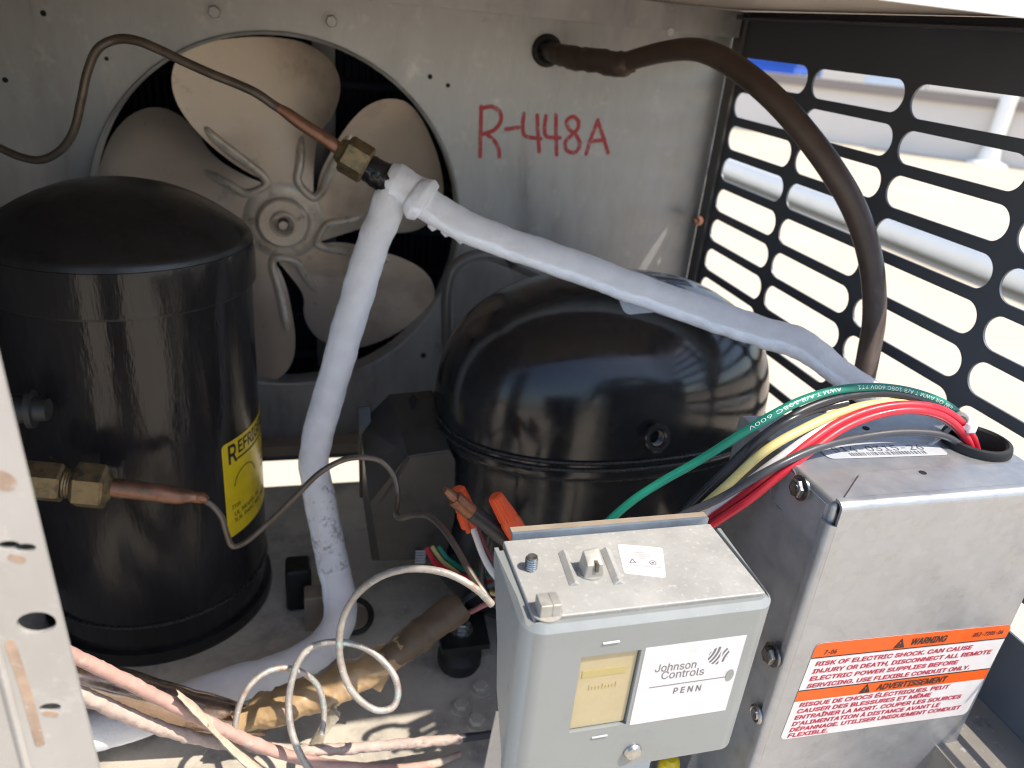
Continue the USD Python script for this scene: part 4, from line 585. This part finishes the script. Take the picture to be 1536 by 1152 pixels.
yy = y0 - .00013; IN = []
def face_text(s, pa, pb, h, bold=False):
    a, b = np.array(pa), np.array(pb); return text(s, h, (a[0], yy, a[2]), (b[0] - a[0], 0, b[2] - a[2]), PZ, np.hypot(b[0] - a[0], b[2] - a[2]), .00008, bold)
hJ = (0.1115, 0.1715, 0.2108)[2] - (0.1119, 0.1715, 0.2063)[2]
IN += [face_text('Johnson', (0.1124, 0.1715, 0.2062), (0.128, 0.1715, 0.2057), .0034), face_text('Controls', (0.1153, 0.1715, 0.2025), (0.1318, 0.1715, 0.2019), .0034), face_text('P E N N', (0.1213, 0.1715, 0.1947), (0.1322, 0.1715, 0.1943), .0027, True)]
la, lbb = (0.1119, 0.1715, 0.1992), (0.1408, 0.1715, 0.1992)
IN.append(place(ext(LineString([(la[0], la[2]), (lbb[0], lbb[2])]).buffer(.00016), .00008), (0, yy, 0), (1, 0, 0), (0, 0, 1), (0, -1, 0)))
gc = (0.1359, 0.1715, 0.21); gr = .0040; disc = Point(gc[0], gc[2]).buffer(gr, 32); bands = []
for i in range(5):                                       # striped globe mark of curved bands
    R0 = .0064 + .00155 * i; cx_, cz_ = gc[0] - .0098, gc[2] + .0040
    bands.append(Point(cx_, cz_).buffer(R0 + .00042, 48).difference(Point(cx_, cz_).buffer(R0 - .00042, 48)).intersection(disc).intersection(Polygon([(gc[0] - 1, gc[2] - 1), (gc[0] + .0006, gc[2] - 1), (gc[0] + .0006, gc[2] - .002), (gc[0] + .0012, gc[2] + 1), (gc[0] - 1, gc[2] + 1)])))
for i in range(3):
    R0 = .0056 + .0016 * i; cx_, cz_ = gc[0] + .0095, gc[2] - .0030
    bands.append(Point(cx_, cz_).buffer(R0 + .00040, 48).difference(Point(cx_, cz_).buffer(R0 - .00040, 48)).intersection(disc).intersection(sbox(gc[0] + .0014, -1, 1, 1)))
IN.append(place(ext(unary_union(bands), .00008), (0, yy, 0), (1, 0, 0), (0, 0, 1), (0, -1, 0)))
pc.part('label_print', cat_(IN), 'ink_grey', False, under=pl)
pc.part('smudge', place(ext(shapely.affinity.scale(Point((0.1425, 0.1715, 0.1998)[0], (0.1425, 0.1715, 0.1998)[2]).buffer(.0022), .7, 1.25), .00005), (0, yy - .0001, 0), (1, 0, 0), (0, 0, 1), (0, -1, 0)), 'grey_enamel', False, under=pl)
for q in ((0.0944, 0.1715, 0.222), (0.0967, 0.1715, 0.1787)): pc.part('latch_slit', hullp([(q[0] - .0028, y0 - .0003, q[2]), (q[0] + .0028, y0 - .0003, q[2] + .0001), (q[0] - .0028, y0 + .0004, q[2] - .0009), (q[0] + .0028, y0 + .0004, q[2] - .0008), (q[0] - .0028, y0 + .0006, q[2] + .0006), (q[0] + .0028, y0 + .0006, q[2] + .0007)], .0002), 'grey_enamel', under=pcv)
q = (0.1108, 0.1715, 0.1687)
head = lathe([(0, 0), (.0034, 0), (.0034, .0006), (.0028, .0016), (.0014, .0022), (0, .0024)], (q[0], y0, q[2]), (0, -1, 0), 28)
scr = pc.part('cover_screw', head, 'screw_steel', 30)
pc.part('screw_cross', cat_([hullp([(q[0] + a * .0017 * math.cos(t) + b * .00035 * math.sin(t), y0 - .00245 + .0004 * abs(a), q[2] + a * .0017 * math.sin(t) - b * .00035 * math.cos(t)) for a in (-1, 1) for b in (-1, 1)] + [(q[0], y0 - .0014, q[2])]) for t in (.4, 1.97)]), 'hole_black', False, under=scr)
# fittings on the top plate
zt2 = zt + .0002
s4 = [np.array(v) for v in ((0.1101, 0.2094, 0.231), (0.1262, 0.2049, 0.231), (0.1201, 0.1888, 0.231), (0.1063, 0.1933, 0.231))]
ap = pc.part('approval_sticker', place(ext(Polygon([(v[0], v[1]) for v in s4]).buffer(-.0012).buffer(.0012), .0001), (0, 0, zt2), (1, 0, 0), (0, 1, 0)), 'paper_white', False, under=tp)
ex_ = s4[1] - s4[0]; swd = np.linalg.norm(ex_); ex_ /= swd; ey_ = np.cross(PZ, ex_); cen = sum(s4) / 4; cen[2] = zt2 + .00011
sticker = [place(ext(Point(.0036, -.0010).buffer(.0013).difference(Point(.0036, -.0010).buffer(.0010)).union(Point(.0036, -.001).buffer(.0005)), .00005), cen, ex_, ey_), place(ext(Polygon([(-.0050, -.0020), (-.0022, -.0020), (-.0036, .0006)]).difference(Polygon([(-.0044, -.0017), (-.0028, -.0017), (-.0036, -.0002)])), .00005), cen, ex_, ey_)]
pc.part('sticker_mark', cat_(sticker), 'ink_grey', False, under=ap)
pc.part('sticker_lines', cat_([place(ext(sbox(-w_ / 2, y_, w_ / 2, y_ + .0006), .00005), cen, ex_, ey_) for w_, y_ in ((.0046, .0040), (.0062, .0029), (.0060, .0018), (.003, .0007), (.0125, -.0036))]), 'ink_pale', False, under=ap)
k = np.array((0.0946, 0.1957, 0.231)); k[2] = zt2
kb = pc.part('adjuster_knob', cat_([cyl(k, k + (0, 0, .0006), .0046, 28), hullp([k + (sx * .0030, sy * .0030, 0) for sx in (-1, 1) for sy in (-1, 1)] + [k + (-.0022, .0026, .0068), k + (.0024, .0026, .0076), k + (-.0024, -.0026, .0050), k + (.0024, -.0028, .0052)], .0005)]), 'knob_grey', 25)
pc.part('knob_slot', hullp([k + (sx * .0006 + .0006, sy * .0036 - .0004, z) for sx in (-1, 1) for sy in (-1, 1) for z in (.0030, .0062)]), 'brass_old', False, under=kb)
k = np.array((0.0745, 0.2004, 0.231)); k[2] = zt2
pc.part('range_screw', cat_([cyl(k, k + (.0002, 0, .0052), .0018, 16)] + [torus(k + (0, 0, .0006 + .0009 * i), (0, 0, 1), .0019, .0004, 16, 6) for i in range(5)]), 'screw_steel')
k = np.array((0.0738, 0.1792, 0.231)); k[2] = zt2
stm = pc.part('cutout_stem', cat_([cyl(k, k + (0, 0, .0004), .0052, 28), hullp([k + (-.0012 + sx * .0016, sy * .0028, z) for sx in (-1, 1) for sy in (-1, 1) for z in (0, .0046)], .0004), hullp([k + (.0022 + sx * .0011, sy * .0028, z) for sx in (-1, 1) for sy in (-1, 1) for z in (0, .0046)], .0004)]), 'knob_grey', 25)
for xa, xb in (((843, 828), (860, 880)), ((912, 826), (932, 875))):
    pc.part('embossed_rib', hullp([]) if False else tube([np.array(v) for v in ([np.array(plane_) for plane_ in ()] or [])] or [k, k + (0, 0, .001)], .0005, 6, 1), 'grey_top', under=tp) if False else None
for L in ([(0.0885, 0.2071, 0.2309), (0.087, 0.19, 0.2309)], [(0.1043, 0.2064, 0.2309), (0.1023, 0.1884, 0.2309)]): pc.part('embossed_rib', hullp([np.array(v) + (dx, 0, dz) for v in L for dx, dz in ((-.0016, 0), (.0016, 0), (0, .0012))], .0004), 'grey_top', under=tp)
bk = T('mounting_plate', 'blue grey mounting plate standing behind the pressure control', 'plate', (.11, .222, 0))
bk.part('plate', cat_([box(.0730, .1525, y1 + .0052, y1 + .0064, .190, .2318), hullp([(x, y, z) for y in (y1 + .0052, y1 + .0064) for x, z in ((.0950, .1898), (.1525, .1898), (.1050, .004), (.1525, .004))]), box(.105, .1525, y1 + .0066, y1 + .040, .0005, .002)]), 'bracket_zinc', False)
bk.part('top_lip', box(.0730, .1525, y1 + .0065, y1 + .0095, .2306, .2318), 'ledge_dust', False)
bk.part('side_leg', hullp([(.0815, .2400, .118), (.0905, .2400, .118), (.0740, .2400, .020), (.0950, .2400, .020), (.0815, .2412, .118), (.0905, .2412, .118), (.0740, .2412, .020), (.0950, .2412, .020)]), 'bright_zinc', False)

# ------------------------------------------------------------------ wires from the control box grommet
def wire(label, mat, L, r, group=None, extra=None):
    t = T('wire', label, 'wire', L[len(L) // 2], group); t.part('insulation', tube(L, r, 14, 12), mat, 60); return t
wg = [(0.1282, 0.2648, 0.1928), (0.1332, 0.2641, 0.2009), (0.1422, 0.2628, 0.2118), (0.1529, 0.2614, 0.2211), (0.1673, 0.2568, 0.2347), (0.1793, 0.2499, 0.2506), (0.1896, 0.2454, 0.2621), (0.2021, 0.2471, 0.267), (0.2226, 0.2515, 0.2694), (0.2471, 0.254, 0.2687), (0.2701, 0.254, 0.2646), (0.2876, 0.252, 0.2582), (0.2975, 0.2497, 0.2502), (0.3063, 0.2484, 0.2401), (0.3119, 0.248, 0.2309)]
t = wire('green printed wire arching highest over the control box', 'wire_green', wg, .0019)
C = spline(wg, 12); tg, _, _ = frames(C); seglen = np.r_[0, np.cumsum(np.linalg.norm(np.diff(C, axis=0), axis=1))]
CAM0 = np.array([0, 0, .3995])
def curve_text(s, h, start, length):
    m = meshkit.text_mesh(s, h, .00006); m.vertices[:, 0] *= length / m.bounds[1][0]; m = m.subdivide_to_size(.002); v = m.vertices; u = start + length - v[:, 0]
    c = np.stack([np.interp(u, seglen, C[:, i]) for i in range(3)], 1); tt_ = np.stack([np.interp(u, seglen, tg[:, i]) for i in range(3)], 1)
    n = CAM0 - c; n = n - tt_ * (n * tt_).sum(1, keepdims=True); n /= np.linalg.norm(n, axis=1, keepdims=True); b = np.cross(n, tt_); b *= np.sign(b[:, 2:3])
    w = -(v[:, 1] - h / 2); a = w / .0019; pos = c + (.00192 + v[:, 2:3]) * (np.cos(a)[:, None] * n + np.sin(a)[:, None] * b)
    return trimesh.Trimesh(pos, m.faces, process=False)
tot = seglen[-1]
t.part('print', cat_([curve_text('TEW OR AWM T A/B 105C 600V FT1', .0016, tot * .60, tot * .25), curve_text('AWM T A/B 105C 600V', .0014, tot * .36, tot * .20)]), 'ink_white', False)
wire('black wire just under the green one behind the yellow wire', 'wire_black', [(0.1603, 0.26, 0.1958), (0.1665, 0.2575, 0.2091), (0.1753, 0.2532, 0.2268), (0.1842, 0.2464, 0.2481), (0.1981, 0.2455, 0.2604), (0.2133, 0.2483, 0.265), (0.236, 0.2522, 0.2664), (0.2545, 0.253, 0.2657), (0.2739, 0.2526, 0.2611), (0.2894, 0.2505, 0.2551), (0.2992, 0.2483, 0.2467), (0.3088, 0.2475, 0.2314)], .0018)
wire('pale yellow wire arching beside the red wires', 'wire_yellow', [(0.1642, 0.2553, 0.1989), (0.1703, 0.2528, 0.2113), (0.1777, 0.2483, 0.2263), (0.1874, 0.241, 0.2478), (0.2044, 0.2433, 0.2558), (0.2247, 0.248, 0.2602), (0.2425, 0.25, 0.2626), (0.2567, 0.25, 0.2624), (0.2759, 0.2491, 0.2577), (0.2899, 0.247, 0.2507), (0.299, 0.2451, 0.2428), (0.3071, 0.2442, 0.2316)], .0020)
wire('white wire running between the yellow and the red wires', 'wire_white', [(0.1658, 0.2525, 0.2007), (0.1726, 0.2498, 0.2118), (0.1806, 0.2445, 0.2258), (0.1911, 0.2394, 0.2423), (0.2077, 0.2419, 0.2526), (0.2258, 0.2462, 0.2578), (0.2433, 0.248, 0.261), (0.259, 0.248, 0.2614), (0.2758, 0.2469, 0.2575), (0.2884, 0.2449, 0.2505), (0.2962, 0.2433, 0.2426), (0.3026, 0.2428, 0.2317)], .0018)
wire('upper red wire of the pair over the box sticker', 'wire_red', [(0.1684, 0.2492, 0.204), (0.1748, 0.2462, 0.2126), (0.1821, 0.2413, 0.2254), (0.1906, 0.2374, 0.2397), (0.205, 0.2395, 0.2505), (0.2225, 0.244, 0.2578), (0.2396, 0.246, 0.2622), (0.2582, 0.246, 0.2637), (0.2759, 0.2444, 0.2609), (0.2877, 0.2419, 0.2542), (0.2969, 0.2404, 0.2442), (0.3029, 0.2402, 0.2325)], .0019)
wire('lower red wire tight below its red twin', 'wire_red', [(0.1688, 0.2457, 0.2043), (0.1753, 0.2419, 0.2142), (0.1827, 0.2371, 0.2261), (0.1923, 0.2348, 0.2392), (0.2066, 0.2372, 0.2489), (0.2229, 0.2412, 0.2564), (0.2391, 0.243, 0.2609), (0.2564, 0.243, 0.2627), (0.2727, 0.2416, 0.2598), (0.2836, 0.2395, 0.2534), (0.2919, 0.238, 0.2445), (0.297, 0.2378, 0.2337)], .0018)
wire('dark grey wire lying lowest across the sticker into the grommet', 'wire_grey_black', [(0.1493, 0.2495, 0.2027), (0.1576, 0.2473, 0.2123), (0.1712, 0.2416, 0.2247), (0.1839, 0.233, 0.2425), (0.2064, 0.2364, 0.2497), (0.2363, 0.2416, 0.2516), (0.261, 0.242, 0.2521), (0.2784, 0.2402, 0.2498), (0.2882, 0.2379, 0.244), (0.2938, 0.2373, 0.2349)], .0017)
wire('second black wire of the dark pair left of the yellow wire', 'wire_black', [(0.1572, 0.2604, 0.1958), (0.1648, 0.2582, 0.2059), (0.1742, 0.2544, 0.2202), (0.1807, 0.2483, 0.2383), (0.1864, 0.244, 0.2525), (0.1972, 0.244, 0.26), (0.2131, 0.249, 0.2617), (0.2284, 0.25, 0.2639)], .0017)
zt_ = T('cable_tie', 'white zip tie holding the wire bundle beside the black grommet', 'cable tie', (0.2988, 0.254, 0.2493))
a = np.array((0.2877, 0.2445, 0.2549)); tdir = np.array((0.2938, 0.242, 0.248)) - np.array((0.2817, 0.246, 0.2591))
sA, uA, _ = frame(tdir); lp_ = [a + .0058 * math.cos(x) * sA + .0040 * math.sin(x) * uA for x in np.linspace(0, 2 * math.pi, 25)]
zt_.part('loop', tube(lp_, .0011, 10, 1), 'tie_white')
zt_.part('head', rbox(a[0] - .0022, a[0] + .0022, a[1] - .008, a[1] - .0045, a[2] - .002, a[2] + .002, .0006, 8), 'tie_white')
zt_.part('tail', tube([(0.2872, 0.247, 0.2508), (0.2778, 0.244, 0.246), (0.2708, 0.243, 0.2428)], .0010, 8, 6, flat=.4), 'tie_white')

# ------------------------------------------------------------------ wire nuts, crimped stub and harness by the terminal box
def wire_nut(tip, base, label):
    tip, base = np.array(tip), np.array(base); ax = base - tip; Ln = np.linalg.norm(ax); t = T('wire_nut', label, 'wire nut', tip, None)
    t.part('cap', lathe([(0, 0), (.0028, 0), (.0036, .0008), (.0048, Ln * .62), (.0056, Ln * .70), (.0056, Ln), (.0044, Ln), (.0044, Ln * .9), (0, Ln * .9)], tip, ax, 24), 'nut_orange', 30)
    s, u, a = frame(ax)
    for i in range(14):
        th = 2 * math.pi * i / 14; d_ = math.cos(th) * s + math.sin(th) * u
        t.part('grip_rib', tube([tip + a * .001 + d_ * .0035, tip + a * Ln * .6 + d_ * .0048], .0005, 6, 1), 'nut_orange')
    for sg in (-1, 1): t.part('wing', hullp([tip + a * (Ln * .62) + s * sg * .0045 + u * .0008, tip + a * Ln + s * sg * .0082 + u * .0008, tip + a * Ln + s * sg * .0040 + u * .0008, tip + a * (Ln * .62) + s * sg * .0045 - u * .0008, tip + a * Ln + s * sg * .0082 - u * .0008], .0003), 'nut_orange')
wire_nut((0.0782, 0.335, 0.1761), (0.0862, 0.332, 0.1546), 'orange wire nut half hidden behind the crimped copper stub')
wire_nut((0.0939, 0.318, 0.1816), (0.107, 0.314, 0.1596), 'orange wire nut standing in front at the corner of the pressure control')
cs = T('crimped_stub', 'dark crimped copper stub between the two orange wire nuts', 'stub', (0.0802, 0.32, 0.1744))
cs.part('crimp', tube([(0.0693, 0.325, 0.1825), (0.0726, 0.325, 0.1794), (0.0761, 0.324, 0.1762)], [.0025, .0040, .0038], 16, 6, .1, 300, flat=.6), 'copper_crimp')
cs.part('copper_end', tube([(0.0746, 0.324, 0.1775), (0.0796, 0.323, 0.1725), (0.0853, 0.322, 0.1677)], .0042, 18, 6), 'copper_crimp')
cs.part('dark_sleeve', tube([(0.0838, 0.322, 0.1691), (0.0916, 0.32, 0.1631), (0.0993, 0.317, 0.1569), (0.1063, 0.314, 0.152), (0.112, 0.31, 0.1493)], .0045, 18, 6), 'black_plastic')
def lead(label, mat, L, r): t = T('lead_wire', label, 'wire', L[0]); t.part('insulation', tube(L, r, 12, 10), mat, 60)
lead('white wire dropping from the hidden orange wire nut', 'wire_white', [(0.0866, 0.332, 0.1546), (0.09, 0.331, 0.1453), (0.0936, 0.329, 0.1357), (0.0978, 0.325, 0.128), (0.1022, 0.32, 0.1237)], .0018)
lead('maroon wire beside the white wire under the orange nut', 'wire_maroon', [(0.0886, 0.333, 0.1545), (0.0928, 0.332, 0.1452), (0.0972, 0.33, 0.1355), (0.1025, 0.326, 0.1289)], .0014)
lead('red wire looping out below the black terminal box', 'wire_red', [(0.0759, 0.4, 0.0882), (0.08, 0.392, 0.0833), (0.0878, 0.38, 0.0835), (0.0972, 0.365, 0.0894), (0.1057, 0.35, 0.0976), (0.1116, 0.33, 0.1115)], .0017)
lead('thin yellow wire below the terminal box next to the red loop', 'wire_yellow', [(0.0797, 0.402, 0.0874), (0.0848, 0.394, 0.0823), (0.0922, 0.382, 0.0814), (0.0992, 0.36, 0.0871), (0.1053, 0.34, 0.0981), (0.1089, 0.32, 0.1122)], .0014)
lead('green wire below the terminal box next to the red loop', 'wire_green', [(0.0837, 0.4, 0.0885), (0.0889, 0.393, 0.0837), (0.0959, 0.384, 0.0825), (0.103, 0.372, 0.0871), (0.1099, 0.352, 0.1015), (0.1148, 0.33, 0.1187)], .0015)
lead('black wire bundle strand hanging behind the white wire', 'wire_black', [(0.1013, 0.345, 0.1375), (0.0996, 0.345, 0.1237), (0.0995, 0.345, 0.1045), (0.1037, 0.34, 0.0933), (0.1115, 0.325, 0.0979)], .0022)

# ------------------------------------------------------------------ odds and ends on the pan
yb_ = T('yellow_cap', 'small yellow plastic cap on the pan under the pressure control', 'cap', (0.1739, 0.235, 0.0702))
q = np.array((0.1746, 0.235, 0.0666)); yb_.part('cap_body', lathe([(0, 0), (.0052, 0), (.0056, .003), (.0050, .0085), (.0030, .0105), (0, .011)], q - (0, 0, .004), (0, 0, 1), 24), 'label_yellow')
yb_.part('stem', cyl((q[0], q[1], 0.002), q - (0, 0, .0042), .0035, 16), 'brass_old')
sb = T('angle_bracket', 'pale angled sheet bracket below the right end of the pressure control', 'bracket', (0.2044, 0.245, 0.0525))
a = np.array((0.1947, 0.245, 0.0607)); sb.part('leg', hullp([a, a + (.020, 0, -.002), a + (.034, .012, -.10), a + (-.004, .004, -.10), a + (0, .0015, 0), a + (.020, .0015, -.002)]), 'bright_zinc', False)
